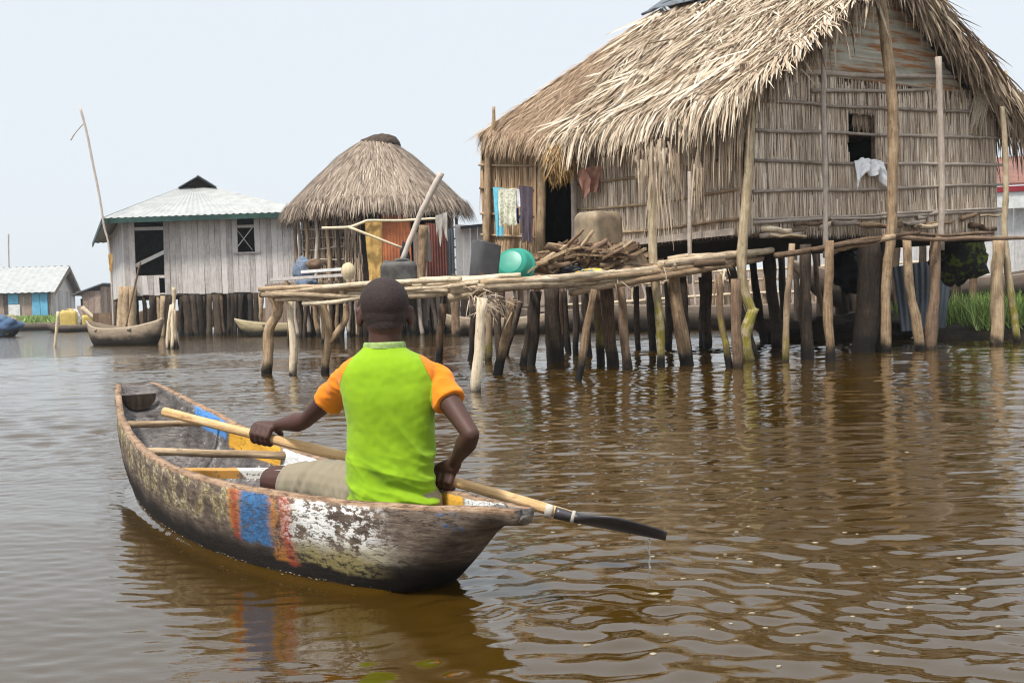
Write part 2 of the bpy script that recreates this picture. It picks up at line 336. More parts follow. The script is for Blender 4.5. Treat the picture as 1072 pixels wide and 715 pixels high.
def M_boat(name, dark, light, top):
    s = NT(name); sep = s.n('ShaderNodeSeparateXYZ', {0: s.att('gv', 'Vector')}); t, hf, sd = sep.outputs
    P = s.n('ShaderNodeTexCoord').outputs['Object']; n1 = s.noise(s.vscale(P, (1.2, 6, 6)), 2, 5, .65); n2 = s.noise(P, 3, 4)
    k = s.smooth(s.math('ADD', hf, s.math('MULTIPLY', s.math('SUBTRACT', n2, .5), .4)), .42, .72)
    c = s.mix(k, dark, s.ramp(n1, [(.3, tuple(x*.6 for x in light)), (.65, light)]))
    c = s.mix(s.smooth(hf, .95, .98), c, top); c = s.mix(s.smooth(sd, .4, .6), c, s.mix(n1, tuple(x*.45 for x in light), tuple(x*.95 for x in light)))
    s.col(c); return s.m
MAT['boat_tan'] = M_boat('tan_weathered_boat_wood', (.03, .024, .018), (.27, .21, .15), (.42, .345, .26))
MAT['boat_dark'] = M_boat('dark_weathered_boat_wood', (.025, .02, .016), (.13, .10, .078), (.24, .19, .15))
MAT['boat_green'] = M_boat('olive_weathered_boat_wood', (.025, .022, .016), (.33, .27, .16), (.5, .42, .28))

# ------------------------------------------------------------------ hull loft
def hull(sec, m=16, th=.03, solid=None, rag=.0):
    """sec: list of (t, near point, far point, keel z, inner keel z)"""
    mb = MB(); rings = []; gs = []; ts = []
    for (t, N, Fp, zk, zi) in sec:
        ring = []; c = (N+Fp)*.5; h = (N-Fp)*.5; hw = max(.01, Vc(h.x, h.y, 0).length)
        for ins in (0, 1):
            sc = 1.0 if not ins else max(.05, 1-th/hw)
            for j in range(m+1):
                a = pi*j/m; x = cos(a)
                if ins: x = -x
                xs = math.copysign(abs(x)**.62, x)*sc; w = (x+1)/2
                zg = Fp.z+(N.z-Fp.z)*w; zb = zk if not ins else zi
                dep = sin(a)**.80
                p = Vc(c.x+h.x*xs, c.y+h.y*xs, zg-(zg-zb)*dep)
                if rag:
                    nn = noise.noise(Vc(p.x*7, p.y*7, p.z*7+3))+.5*noise.noise(Vc(p.x*19, p.y*19, p.z*19))
                    p += Vc(h.x/hw*math.copysign(1, xs), h.y/hw*math.copysign(1, xs), .8)*(rag*nn)
                ring.append(p); hfv = 1-dep*(1 if ins else 1.0)
                hfv = (p.z+.12)/(zg+.12) if not ins else (p.z-zi)/max(.02, zg-zi)
                if j in (0, m): hfv = 1.0
                gs.append((t, min(1, hfv), 0 if not ins else (2 if w < .5 else 1)))
        rings.append(ring)
    mb.loft(rings, True, True, .5, True, gs); return mb
def canoe_local(L, W, H, bowrise=.15, m=10, k=22):
    sec = []
    for i in range(k+1):
        t = i/k; x = (t-.5)*L; w = W*.5*max(.10, (1-abs(2*t-1)**2.4)); zg = H+bowrise*abs(2*t-1)**2.5
        zk = -.14+(zg+.08)*max(0, abs(2*t-1)-.55)**2/.2025*.95; zi = max(.03, zk+.04)
        if zi > zg-.03: zi = zg-.02
        sec.append((t, Vc(x, -w, zg), Vc(x, w, zg), zk, zi))
    return hull(sec, m, .035, rag=.006)
def canoe(name, label, mat, loc, rz, L, W, H, thw=2, group=None, rise=.15):
    root = thing(name, label, 'boat', (0, 0, 0), group)
    part('hull', canoe_local(L, W, H, rise), MAT[mat], root)
    for i in range(thw):
        mb = MB(); x = (-.22+.44*i/max(1, thw-1))*L if thw > 1 else 0
        mb.box((x, 0, H-.03), (.07, 0, 0), (0, W*.47, 0), (0, 0, .015)); part('thwart', mb, MAT['pole_grey'], root)
    root.location = loc; root.rotation_euler = (0, 0, rz); return root
# ================================================================== MAIN HOUSE
HC = Vc(3.05, 14.2, 0); HR = Vc(7.5, 17.0, 0); HD = Vc(1.06, 17.55, 0); HL = Vc(-.41, 18.3, 0)
fx = (HR-HC).normalized(); sx = Vc(-fx.y, fx.x, 0)            # along the gable, along the side
on_f = -sx; on_s = -fx                                        # outward normals
HRR = HR+sx*6.6; FLO = 1.66
house = thing('stilt_house', 'largest stilt house with palm leaf thatch, reed walls and white cloth on its sill', 'house', (4.2, 17.5, 0))

def thatch_face(mb, poly_fn, nrm, down, count, Lr, wr, spread, lift, eave, grav=0.0, tint=None, curl=0.0, seg=3, bias=1.0, skew=Vc(0, 0, 0)):
    side = down.cross(nrm).normalized()
    for _ in range(count):
        p = poly_fn(R.random(), R.random()**bias)
        a = R.gauss(0, spread); d = (down*cos(a)+side*sin(a)+nrm*R.uniform(-.05, .12)+skew).normalized()
        tt = R.random() if tint is None else tint(p)
        mb.blade(p+nrm*R.uniform(.0, lift), d, R.uniform(*Lr), R.uniform(*wr), (nrm+side*R.gauss(0, .5)).normalized(), curl*R.uniform(-.5, 1), grav, seg, tt, eave)
def quad_fn(a, b, c, d):      # ridge a->b (v=0), eave d->c (v=1)
    return lambda u, v: a.lerp(b, u).lerp(d.lerp(c, u), v)
Fa = Vc(5.50, 15.22, 5.36); E_ = Vc(2.83, 20.0, 6.0); C_ = Vc(2.93, 13.72, 3.3); D_ = Vc(.82, 17.36, 3.34); L_ = Vc(-.40, 18.12, 3.58)
R_ = Vc(7.86, 16.62, 3.52); RR_ = Vc(4.5, 22.6, 3.4); LL_ = Vc(1.2, 21.2, 3.4)
def tri_n(a, b, c):
    n = (b-a).cross(c-a).normalized(); return n if n.z > 0 else -n
under = MB()
for poly in ((Fa, E_, D_, C_), (E_, L_, D_), (Fa, R_, RR_, E_), (E_, RR_, LL_), (E_, LL_, L_)):
    n = tri_n(poly[0], poly[1], poly[2]); under.slab([p-n*.10 for p in poly], n*.08, .5)
roof = part('thatch_roof', under, MAT['thatch_under'], house)
# brown grass on the rear wing
g = MB(); n = tri_n(E_, L_, D_); dn = ((L_+D_)*.5-E_); dn = (dn-n*dn.dot(n)).normalized()
ev = lambda p: (p-E_).dot(dn)-(D_-E_).dot(dn)
thatch_face(g, quad_fn(E_, E_, D_, L_), n, dn, 6500, (.22, .5), (.010, .020), .22, .05, ev, .03, lambda p: min(1, max(0, R.gauss(.5, .2))), bias=.55)
for i in range(700):                                   # shaggy lip
    p = L_.lerp(D_, R.random()) + Vc(0, 0, R.uniform(-.04, .1))
    g.blade(p, (dn*.6+Vc(R.gauss(0, .25), R.gauss(0, .2), -.75)), R.uniform(.10, .26), .016, n, 0, .25, 3, min(1, max(0, R.gauss(.46, .2))))
for i in range(420):                                   # hip edge toward the sky
    p = E_.lerp(L_, R.random()**.7)
    g.blade(p+n*.05, (dn+Vc(-.15, .2, 0)+Vc(R.gauss(0, .3), R.gauss(0, .3), R.gauss(0, .2))), R.uniform(.15, .38), .016, n, 0, .06, 3, min(1, max(0, R.gauss(.5, .2))))
part('grass_thatch', g, MAT['grass_thatch'], roof)
# palm leaves on the long left slope
g = MB(); n = tri_n(Fa, E_, C_); dn = (C_-Fa); dn = (dn-(E_-Fa).normalized()*dn.dot((E_-Fa).normalized())); dn = (dn-n*dn.dot(n)).normalized()
ed = (D_-C_).normalized()
def evs(p):
    q = C_ + ed*((p-C_).dot(ed)); return (p-q).dot(dn)
tp = lambda p: min(1, max(0, R.gauss(.58, .19)))
fq = quad_fn(Fa, E_, D_, C_)
SK_ = -sx*.52
thatch_face(g, fq, n, dn, 5200, (.35, .95), (.012, .042), .34, .10, evs, .015, tp, .1, 4, 1.0, SK_)
sd_ = dn.cross(n).normalized()
for _ in range(700):                                   # leaf fans: leaflets leaving a rib at one end
    p = fq(R.random(), R.random()*.93); a0 = R.gauss(0.0, .42); t0 = R.gauss(.64, .16); w0 = R.uniform(.024, .052)
    for k in range(R.randint(6, 11)):
        a = a0+R.gauss(0, .16); d = dn*cos(a)+sd_*sin(a)+n*R.uniform(.0, .09)+SK_*R.uniform(.5, 1.5)
        g.blade(p+n*R.uniform(.02, .10)+sd_*R.gauss(0, .06)+dn*R.uniform(0, .25), d, R.uniform(.45, 1.05), w0*R.uniform(.7, 1.2), (n+sd_*R.gauss(0, .7)).normalized(), R.uniform(-.05, .1), .035, 4, min(1, max(0, R.gauss(t0, .13))), evs)
for _ in range(800):                                   # eave fringe that hangs
    u = R.random(); p = C_.lerp(D_, u)+n*R.uniform(-.06, .10)-dn*R.uniform(0, .35)
    long_ = (.85+1.8*max(0, noise.noise(Vc(u*7, 1, 2))))*(1 if .1 < u < .6 else (.7 if u < .8 else .42))
    d = dn*.8+Vc(R.gauss(0, .14), R.gauss(0, .14), -.5)+sd_*R.gauss(0, .2)
    g.blade(p, d, R.uniform(.25, .62)*long_, R.uniform(.018, .038), (n+sd_*R.gauss(0, .6)).normalized(), 0, .30, 5, min(1, max(0, R.gauss(.55, .2))), evs)
for u, L, cnt in ((.34, 1.0, 60), (.30, 1.35, 75), (.24, 1.0, 60), (.17, 1.1, 60), (.12, 1.25, 60), (.05, 1.2, 60), (.02, 1.0, 50), (.45, .7, 40), (.40, .6, 40)):  # bundles that droop low
    p0 = C_.lerp(D_, u)
    for _ in range(cnt):
        p = p0+ed*R.gauss(0, .10)+n*R.uniform(-.05, .08)-dn*.1
        g.blade(p, dn*.5+Vc(R.gauss(0, .06), R.gauss(0, .06), -.9)+ed*R.gauss(0, .05), R.uniform(.5, 1)*L, R.uniform(.016, .034), (n+sd_*R.gauss(0, .6)).normalized(), 0, .2, 5, min(1, max(0, R.gauss(.5, .18))), evs)
# rake at the gable front: left and right verges
nR = tri_n(Fa, R_, RR_); dR = (R_-Fa).normalized()
def verge(a, b, nn, cnt, outw, low):
    dv = (b-a).normalized()
    for _ in range(cnt):
        t = R.random(); p = a.lerp(b, t)+nn*R.uniform(-.12, .10)+sx*R.uniform(-.05, .35)
        d = dv*R.uniform(.2, 1.0)+outw*R.uniform(.0, .5)+Vc(R.gauss(0, .2), R.gauss(0, .2), -R.uniform(.1, .7))
        g.blade(p, d, R.uniform(.25, low), R.uniform(.018, .04), (nn+sx*R.gauss(0, .8)).normalized(), R.uniform(-.1, .1), .16, 4, min(1, max(0, R.gauss(.5, .22))))
verge(Fa, C_, n, 520, on_f, .75); verge(Fa, R_, nR, 900, on_f, .72)
evR = lambda p: -1.0
fqR = quad_fn(Fa, E_, RR_, R_)
thatch_face(g, fqR, nR, (R_-Fa).normalized(), 1500, (.5, .9), (.02, .045), .3, .1, evR, .03, tp, .1, 3)
for _ in range(420):                                   # right eave hang, with the loose corner tuft
    t = R.random()**2.2; p = R_.lerp(RR_, t)+Vc(R.gauss(0, .07), R.gauss(0, .07), R.uniform(-.1, .08))
    g.blade(p, dR*.45+Vc(R.gauss(0, .16), R.gauss(0, .16), -.7), R.uniform(.35, 1.05), R.uniform(.018, .036), nR, 0, .22, 5, min(1, max(0, R.gauss(.45, .2))))
for _ in range(50):
    p = Vc(7.15, 16.55, 3.72)+Vc(R.gauss(0, .05), 0, R.gauss(0, .05)); g.blade(p, Vc(-.35+R.gauss(0, .12), 0, -1), R.uniform(.3, .6), .03, on_f, 0, .1, 4, R.uniform(.6, 1))
for _ in range(260):                                   # unruly ridge
    p = Fa.lerp(E_, R.random())+Vc(0, 0, .05); g.blade(p, dn*R.uniform(-.4, 1)+Vc(R.gauss(0, .4), R.gauss(0, .4), R.uniform(-.1, .4)), R.uniform(.2, .5), .03, n, 0, .08, 4, tp(p))
for x_, y_, Y_, L__, c_ in ((688, 158, 13.15, 1.15, 60), (730, 175, 13.9, .8, 35), (703, 165, 13.5, .75, 30), (672, 165, 13.6, .7, 30)):
    for _ in range(c_):
        g.blade(V(x_+R.gauss(0, 4), y_+R.gauss(0, 7), Y_+R.uniform(-.05, .25)), Vc(R.gauss(0, .12), R.gauss(0, .12), -1), R.uniform(.2, 1)**1.3*L__, R.uniform(.014, .03), Vc(R.gauss(0, .6), -1, 0), 0, .15, 5, min(1, max(0, R.gauss(.5, .18))))
part('palm_thatch', g, MAT['palm'], roof)
mb = MB()                                               # tin laid over the ridge
for k, (t0, t1, o) in enumerate(((.40, .74, 0), (.68, .985, .05))):
    a = Fa.lerp(E_, t0)+Vc(0, 0, .13+o); b = Fa.lerp(E_, t1)+Vc(0, 0, .13+o)
    for s_ in (dn, (R_-Fa).normalized()): mb.slab([a, b, b+s_*.34, a+s_*.34], Vc(0, 0, .012), .4+.2*k)
mb.pole(Fa.lerp(E_, .9)+Vc(0, 0, .2)+dn*.1, Fa.lerp(E_, 1.04)+Vc(-.12, -.1, .0)+dn*.1, .03)
part('ridge_sheet', mb, MAT['grey_tin'], roof)

# ---- walls
def reed_wall(mb, a, b, z0, z1, nrm, dens, holes=(), z0b=None, z1b=None, lay=.55, wr=(.012, .028)):
    L = (b-a).length; ax = (b-a)/L; z0b = z0 if z0b is None else z0b; z1b = z1 if z1b is None else z1b
    N = int(dens*L*(z1-z0))
    for _ in range(N):
        u = R.random(); zz = R.random(); za = z0+(z0b-z0)*u; zb = z1+(z1b-z1)*u; z = za+(zb-za)*zz+.12; ln = R.uniform(.4, .85)
        lo = z-ln
        if lo < za-.14: lo = za-R.uniform(0, .14)
        x = u*L; bad = False
        for (h0, h1, hz0, hz1) in holes:
            if h0-.012 < x < h1+.012 and lo < hz1 and z > hz0:
                if z > hz1+.05 : lo = hz1-R.uniform(-.03, .03)
                elif lo < hz0-.1: z = hz0+R.uniform(-.03, .02)
                else: bad = True
        if bad or z-lo < .05: continue
        p = a+ax*x+nrm*R.uniform(.015, .05); p.z = z
        w = 1 if R.random() < .95 else 2
        mb.blade(p, Vc(0, 0, -1)+ax*R.gauss(0, .035*w)+nrm*R.uniform(-.01, .03*w), z-lo, R.uniform(*wr), (nrm+ax*R.gauss(0, .25)).normalized(), 0, 0, 2, min(1, max(0, R.gauss(.60, .22))))
def backing(mb, a, b, z0, z1, nrm, holes=(), th=.03):
    L = (b-a).length; ax = (b-a)/L
    xs = sorted({0, L}|{h for H in holes for h in H[:2]}); zs = sorted({z0, z1}|{h for H in holes for h in H[2:]})
    for i in range(len(xs)-1):
        for j in range(len(zs)-1):
            cx, cz = (xs[i]+xs[i+1])/2, (zs[j]+zs[j+1])/2
            if any(H[0] < cx < H[1] and H[2] < cz < H[3] for H in holes): continue
            q = [a+ax*xs[i], a+ax*xs[i+1], a+ax*xs[i+1], a+ax*xs[i]]
            for k, p in enumerate(q): q[k] = Vc(p.x, p.y, zs[j] if k < 2 else zs[j+1])
            mb.slab(q, -nrm*th, .3)
WIN = (1.95, 2.48, 2.58, 3.30)
wl = MB(); backing(wl, HC, HR, 1.62, 3.80, on_f, [WIN]); wall_f = part('front_wall', wl, MAT['reed_back'], house)
wl = MB(); reed_wall(wl, HC, HR, 1.70, 3.72, on_f, 620, [WIN]); part('reed_cladding', wl, MAT['reed'], wall_f)
wl = MB(); backing(wl, HC, HD, 1.62, 3.40, on_s); wall_s = part('side_wall', wl, MAT['reed_back'], house)
wl = MB(); reed_wall(wl, HD, HC, 1.72, 3.45, on_s, 620); part('reed_cladding', wl, MAT['reed'], wall_s)
wg = (HD-HL).normalized(); on_w = Vc(wg.y, -wg.x, 0)
DOOR = (.98, 1.63, 1.5, 3.2)
wl = MB(); backing(wl, HL, HD, 1.45, 3.35, on_w, [DOOR]); wall_w = part('wing_wall', wl, MAT['reed_back'], house)
wl = MB(); reed_wall(wl, HL, HD, 1.50, 3.42, on_w, 480, [DOOR], wr=(.014, .03)); part('reed_cladding', wl, MAT['reed_warm'], wall_w)
wl = MB()
for a, b in ((HR, HRR), (HRR, Vc(1.6, 21.3, 0)), (Vc(1.6, 21.3, 0), HL)):
    nn = (b-a).normalized(); backing(wl, a, b, 1.6, 3.45, Vc(nn.y, -nn.x, 0))
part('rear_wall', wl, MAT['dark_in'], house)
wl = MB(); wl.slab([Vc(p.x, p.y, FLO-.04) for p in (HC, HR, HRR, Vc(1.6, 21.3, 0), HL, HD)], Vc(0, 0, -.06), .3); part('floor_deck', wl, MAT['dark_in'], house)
# gable tin, horizontal corrugation
wl = MB(); gx = lambda u, z: HC+fx*u+on_f*.03+Vc(0, 0, z)
rows = []
Lf = (HR-HC).length
for k in range(0, 105):
    z = 3.76+k*.0155
    half = max(.02, (5.26-z)/(5.26-3.2)*Lf*.5); cu = Lf*.5
    wv = .014*sin(k*.0155*2*pi/.125)
    rows.append([gx(max(.05, cu-half), z)+on_f*wv, gx(cu-half*.3, z)+on_f*(wv+.01), gx(cu+half*.3, z)+on_f*(wv+.01), gx(min(Lf-.05, cu+half), z)+on_f*wv])
wl.loft(rows, False, False, .5, True); part('gable_panel', wl, MAT['gable_tin'], house)
# battens
def batten(p, q, r, mat, nrm, bend=.012, label=None, twin=False):
    mb = MB(); mb.pole(p+nrm*.07, q+nrm*.07, r, r*.8, bend, 6, 8)
    if twin: mb.pole(p+nrm*.07+Vc(0, 0, .045), q+nrm*.07+Vc(0, 0, .04), r*.8, r*.7, bend, 6, 8)
    part('batten', mb, MAT[mat], house, label)
def FP(u, z): return HC+fx*u+Vc(0, 0, z)
for z0, z1, tw in ((3.34, 3.50, False), (2.95, 3.14, False), (2.56, 2.72, False), (2.16, 2.42, False), (1.76, 2.02, True)):
    batten(FP(.08, z0), FP(Lf*.5, (z0+z1)/2-.02), .025, 'pole_grey', on_f, twin=tw); batten(FP(Lf*.5-.1, (z0+z1)/2-.02), FP(Lf+.12, z1), .025, 'pole_grey', on_f, twin=tw)
batten(FP(.55, 3.74), FP(4.3, 3.98), .038, 'pole_grey', on_f); batten(FP(1.2, 3.54), FP(3.65, 3.74), .028, 'pole_grey', on_f)
for z0, z1 in ((3.0, 3.05), (2.62, 2.66), (2.2, 2.28), (1.82, 1.9)):
    Ls = (HD-HC).length; ss = (HD-HC)/Ls
    batten(HC+ss*.05+Vc(0, 0, z0), HC+ss*(Ls*.52)+Vc(0, 0, (z0+z1)/2-.05), .022, 'pole', on_s); batten(HC+ss*(Ls*.48)+Vc(0, 0, (z0+z1)/2-.06), HC+ss*(Ls-.03)+Vc(0, 0, z1), .022, 'pole', on_s)
mb = MB(); mb.box((HC+HD)*.5+on_s*.09+Vc(0, 0, 1.66), (HD-HC)*.47, on_s*.012, Vc(0, 0, .045), .6); part('skirting_board', mb, MAT['pole_grey'], house)
for z in (3.0, 2.62, 2.2, 1.85): batten(HL+Vc(-.02, 0, z+.12), HL+wg*.98+Vc(0, 0, z+.02), .022, 'pole', on_w)
# vertical poles
def upright(pts, r0, r1, mat, Y=None, name='wall_post', root=None, extra=0.0):
    P = [V(a, b, Y) for a, b in pts]; P = [p for p in P]
    if extra: P.append(P[-1]+Vc(0, 0, -extra))
    Q = catmull(P, 5); mb = MB(); mb.tube(Q, [r0+(r1-r0)*i/(len(Q)-1) for i in range(len(Q))], 9, R.uniform(.45, .75), .2)
    return part(name, mb, MAT[mat], root or house)
upright([(863, 45), (862, 110), (864, 190), (864, 270)], .034, .036, 'pole_grey', 14.55)
upright([(919, -20), (927, 40), (935, 120), (934, 200), (933, 245), (927, 300), (928, 372)], .072, .07, 'pole', 15.05, extra=.3)
upright([(982, 60), (985, 140), (986, 200), (985, 262)], .045, .047, 'pole_grey', 15.6)
upright([(786, 92), (785, 140), (783, 190), (777, 262), (778, 300), (789, 330)], .06, .058, 'pole_moss', 13.75)
upright([(789, 322), (780, 352), (786, 384)], .07, .08, 'pole_moss', 13.75, extra=.3)
upright([(684, 165), (683, 220), (684, 275), (690, 330), (692, 384)], .055, .05, 'pole_moss', 13.3, extra=.3)
upright([(722, 180), (722, 280), (722, 296)], .03, .03, 'pole_grey', 14.5)
upright([(567, 148), (567, 200), (566, 265)], .075, .075, 'pole', 17.75); upright([(601, 152), (601, 258)], .05, .05, 'pole_grey', 17.3); upright([(617, 150), (617, 240)], .06, .055, 'pole', 17.2)
upright([(517, 112), (516, 135), (511, 150), (511, 200), (509, 262)], .028, .066, 'pole', 18.1); upright([(541, 160), (540, 262)], .03, .03, 'pole', 18.0)
upright([(1049, 112), (1052, 150), (1053, 200), (1051, 235), (1053, 262), (1057, 300), (1062, 335), (1066, 366)], .036, .062, 'pole_moss', 16.3, extra=.3)
# floor beams and the ragged deck edge under the gable
mb = MB(); mb.pole(V(812, 268, 13.3), V(942, 247, 14.4), .04, .034, .03, 8, 7, .3); part('floor_beam', mb, MAT['pole_brown'], house)
for a_, b_, r_, m_ in (((925, 248, 14.6), (1082, 249, 16.2), .032, 'pole_brown'), ((868, 262, 13.9), (936, 248, 14.3), .05, 'pole'), ((850, 262, 13.5), (962, 244, 14.7), .03, 'pole_brown'), ((945, 244, 14.9), (1040, 244, 15.9), .025, 'pole_brown')):
    mb = MB(); mb.pole(V(*a_), V(*b_), r_, r_*.8, .04, 8, 9); part('floor_beam', mb, MAT[m_], house)
mb = MB(); mb.pole(V(700, 273, 14.6), V(772, 266, 14.3), .06, .05, .02); part('floor_beam', mb, MAT['pole_pale'], house)
for i in range(22):
    u = R.uniform(.2, Lf-.1); mb = MB(); zz = 1.60+.26*u/Lf+R.uniform(-.06, .10); a = R.uniform(-.5, .5); L = R.uniform(.18, .42)
    p = HC+fx*u+on_f*R.uniform(.05, .22)+Vc(0, 0, zz)
    mb.pole(p-fx*L*cos(a), p+fx*L*cos(a)+on_f*sin(a)*L+Vc(0, 0, R.uniform(-.05, .09)), R.uniform(.018, .045), None, .1); part('deck_stick', mb, MAT[R.choice(['pole', 'pole_brown', 'pole_grey', 'pole_pale'])], house)
# stilts: (top px, base px, width px, material)
for tx, ty, bx, by, w, m in (
    (806, 268, 813, 362, 12, 'pole_dark'), (829, 268, 822, 378, 7, 'pole_mosslow'), (843, 262, 845, 376, 13, 'pole_dark'), (856, 262, 855, 348, 6, 'pole_dark'),
    (868, 262, 869, 379, 10, 'pole'), (911, 255, 907, 369, 23, 'pole_dark'), (923, 255, 921, 366, 12, 'pole_dark'), (949, 252, 963, 367, 10, 'pole'), (981, 250, 974, 366, 12, 'pole_brown'),
    (1046, 246, 1044, 361, 13, 'pole'), (800, 285, 812, 360, 5, 'pole_dark'), (882, 262, 886, 352, 7, 'pole_dark'), (762, 285, 790, 372, 10, 'pole_dark'), (740, 290, 738, 362, 13, 'pole_brown'),
    (895, 262, 897, 350, 9, 'pole_dark'), (966, 255, 966, 350, 8, 'pole_dark'), (832, 265, 836, 346, 6, 'pole_dark'), (818, 265, 822, 352, 8, 'pole_dark'), (875, 262, 878, 346, 9, 'pole_dark'), (938, 255, 940, 350, 9, 'pole_dark'), (1000, 250, 1001, 349, 9, 'pole_dark'), (1020, 250, 1018, 350, 8, 'pole_brown'), (852, 265, 866, 352, 6, 'pole_brown'), (788, 290, 800, 358, 8, 'pole_dark'), (915, 258, 930, 349, 7, 'pole_dark')):
    b = G(bx, by); ty = (270-.165*(tx-800) if tx < 938 else 247.5) if tx > 798 else ty; t = V(tx, ty, b.y); t.z = max(t.z, 1.45); r = w/2/F_PX*b.y
    mb = MB(); mb.pole(b+(b-t)*.25, t, r*1.05, r*.9, .035, 10, 9, .15 if w > 20 else None, .2); part('stilt', mb, MAT[m], house)
# window: dark hole already open; frame pieces and half-drawn reed flap
mb = MB(); wz = FP(0, 0)
mb.pole(FP(WIN[0]-.06, 3.0)+on_f*.055, FP(WIN[1]+.1, 3.03)+on_f*.055, .017, .015, .01)
win = part('window', mb, MAT['pole'], house)
mb = MB()
for _ in range(70):
    p = FP(R.uniform(WIN[0]+.2, WIN[1]), 3.30)-on_f*.05; mb.blade(p, Vc(R.gauss(0, .08), 0, -1), R.uniform(.1, .3), .03, on_f, 0, 0, 2, R.uniform(.0, .35))
part('reed_flap', mb, MAT['reed'], win)
mb = MB(); dp = HL+wg*.98+on_w*.04
for k in range(14):
    p = HL+wg*(.93+.007*k)+on_w*(.03+.004*k)+Vc(0, 0, 3.3); mb.blade(p, Vc(R.gauss(0, .02), 0, -1), 1.72, .04, on_w, 0, 0, 3, R.uniform(.3, .8))
part('door_flap', mb, MAT['reed_warm'], house)

# ================================================================== JETTY
jetty = thing('pole_jetty', 'rickety wooden pole jetty on crooked stilts reaching out from the big house to the boy', 'jetty', (.2, 12.5, 0))
def Yj(px): return float(np.interp(px, [270, 500, 800], [13.9, 10.5, 14.3]))
def jp(x0, y0, x1, y1, w0, w1=None, mat='pole_pale', dy=0.0, bend=.014):
    w0 *= .76
    a = V(x0, y0, Yj(x0)+dy); b = V(x1, y1, Yj(x1)+dy); w1 = w1 or w0*.85
    mb = MB(); mb.pole(a, b, w0/2/F_PX*a.y, w1/2/F_PX*b.y, bend, 9, 12, None, .12); part('deck_pole', mb, MAT[mat], jetty)
for a in ((272, 303, 432, 298, 7), (275, 309, 440, 308, 7), (300, 305, 482, 292, 8), (318, 318, 440, 306, 7), (290, 314, 372, 309, 6), (350, 302, 470, 304, 8), (426, 299, 522, 291, 9), (430, 310, 506, 301, 10),
          (440, 293, 545, 288, 7), (470, 312, 566, 292, 13), (500, 303, 640, 294, 11), (560, 301, 758, 273, 9), (598, 307, 797, 271, 10), (690, 277, 808, 262, 11), (545, 294, 700, 280, 10), (600, 297, 700, 287, 8), (505, 296, 600, 290, 9), (620, 289, 735, 281, 8), (676, 291, 790, 268, 7), (500, 300, 610, 297, 8), (520, 296, 660, 288, 7), (640, 292, 748, 277, 8), (430, 304, 500, 296, 8), (280, 306, 380, 302, 7), (360, 308, 470, 300, 7), (448, 305, 530, 299, 9)):
    jp(*a, mat=R.choice(['pole_pale', 'pole_pale', 'pole']))
def zj(p):    # deck level
    return float(np.interp(p.x, [-3.1, -.31, 3.3], [1.02, .98, 1.34]))
for i in range(34):                                     # deck behind the two front edges
    a = Vc(-3.1+i*.2, 0, 0); x0 = -3.2+i*.19
    yb = float(np.interp(x0, [-3.2, -.31, 3.2], [13.9, 10.6, 14.2]))
    y1 = min(yb+R.uniform(3.2, 4.6), 17.1); p = Vc(x0, yb+R.uniform(-.06, .1), 0); p.y += .14; q = Vc(x0+R.uniform(-.15, .15), y1, 0); p.z = zj(p)-.0; q.z = zj(p)+.08
    mb = MB(); mb.pole(p, q, R.uniform(.03, .05), None, .012, 8, 6); part('deck_pole', mb, MAT[R.choice(['pole', 'pole_pale', 'pole_brown'])], jetty)
for y in (13.0, 15.2, 16.6):
    mb = MB(); p = Vc(-2.6 if y > 13.4 else -2.2, y, 0); q = Vc(2.6 if y < 15 else 2.0, y+.3, 0); p.z = zj(p)-.03; q.z = zj(q)-.03
    mb.pole(p, q, .05, None, .02); part('cross_beam', mb, MAT['pole_brown'], jetty)
for tx, ty, bx, by, w, m, bd in (
    (303, 312, 307, 393, 8, 'pole_pale', .03), (464, 318, 459, 379, 8, 'pole_brown', .05), (505, 312, 500, 410, 11, 'pole_pale', .03), (537, 312, 521, 393, 10, 'pole', .05),
    (497, 322, 492, 377, 7, 'pole_dark', .03), (512, 318, 512, 378, 8, 'pole_mosslow', .03), (520, 312, 523, 376, 8, 'pole_dark', .02), (560, 305, 549, 382, 9, 'pole_dark', .03), (563, 305, 557, 383, 9, 'pole_dark', .03), (577, 302, 581, 379, 17, 'pole_dark', .02), (585, 305, 587, 374, 8, 'pole_brown', .02),
    (622, 303, 605, 399, 8, 'pole', .03), (624, 305, 629, 381, 9, 'pole_mosslow', .02), (634, 303, 642, 383, 13, 'pole_brown', .02), (650, 300, 657, 386, 10, 'pole_brown', .02), (666, 300, 668, 366, 6, 'pole_dark', .02),
    (704, 288, 719, 382, 14, 'pole', .02), (752, 287, 763, 385, 7, 'pole_mosslow', .05), (770, 292, 772, 385, 11, 'pole_brown', .02), (714, 290, 722, 376, 8, 'pole_dark', .02), (735, 290, 740, 364, 8, 'pole_dark', .02), (545, 315, 530, 372, 6, 'pole_dark', .03), (612, 305, 616, 374, 9, 'pole_dark', .03), (680, 300, 684, 368, 8, 'pole_dark', .03), (700, 295, 700, 365, 8, 'pole_dark', .03), (590, 305, 596, 370, 7, 'pole_dark', .03), (602, 305, 603, 372, 7, 'pole_dark', .02), (474, 312, 476, 352, 6, 'pole_brown', .03), (385, 315, 387, 352, 8, 'pole', .03)):
    b = G(bx, by); t = V(tx, ty, b.y); r = w/2/F_PX*b.y
    if t.z > 1.3: t.z = 1.25
    mb = MB(); mb.pole(b+(b-t)*.3, t, r*1.02, r*.95, bd, 10, 9, None, .22); part('stilt', mb, MAT[m], jetty)
def forked(P, Wd, mat='pole'):
    mb = MB()
    for pts, w in zip(P, Wd):
        b = G(280 if P[0][-1][0] < 300 else 341, 392); q = catmull([V(x, y, b.y) for x, y in pts], 5)
        mb.tube(q, [w/2/F_PX*b.y*(1-.15*i/len(q)) for i in range(len(q))][::-1], 9, .6, .25)
    part('stilt', mb, MAT[mat], jetty, 'forked branch stilt with its bark still on')
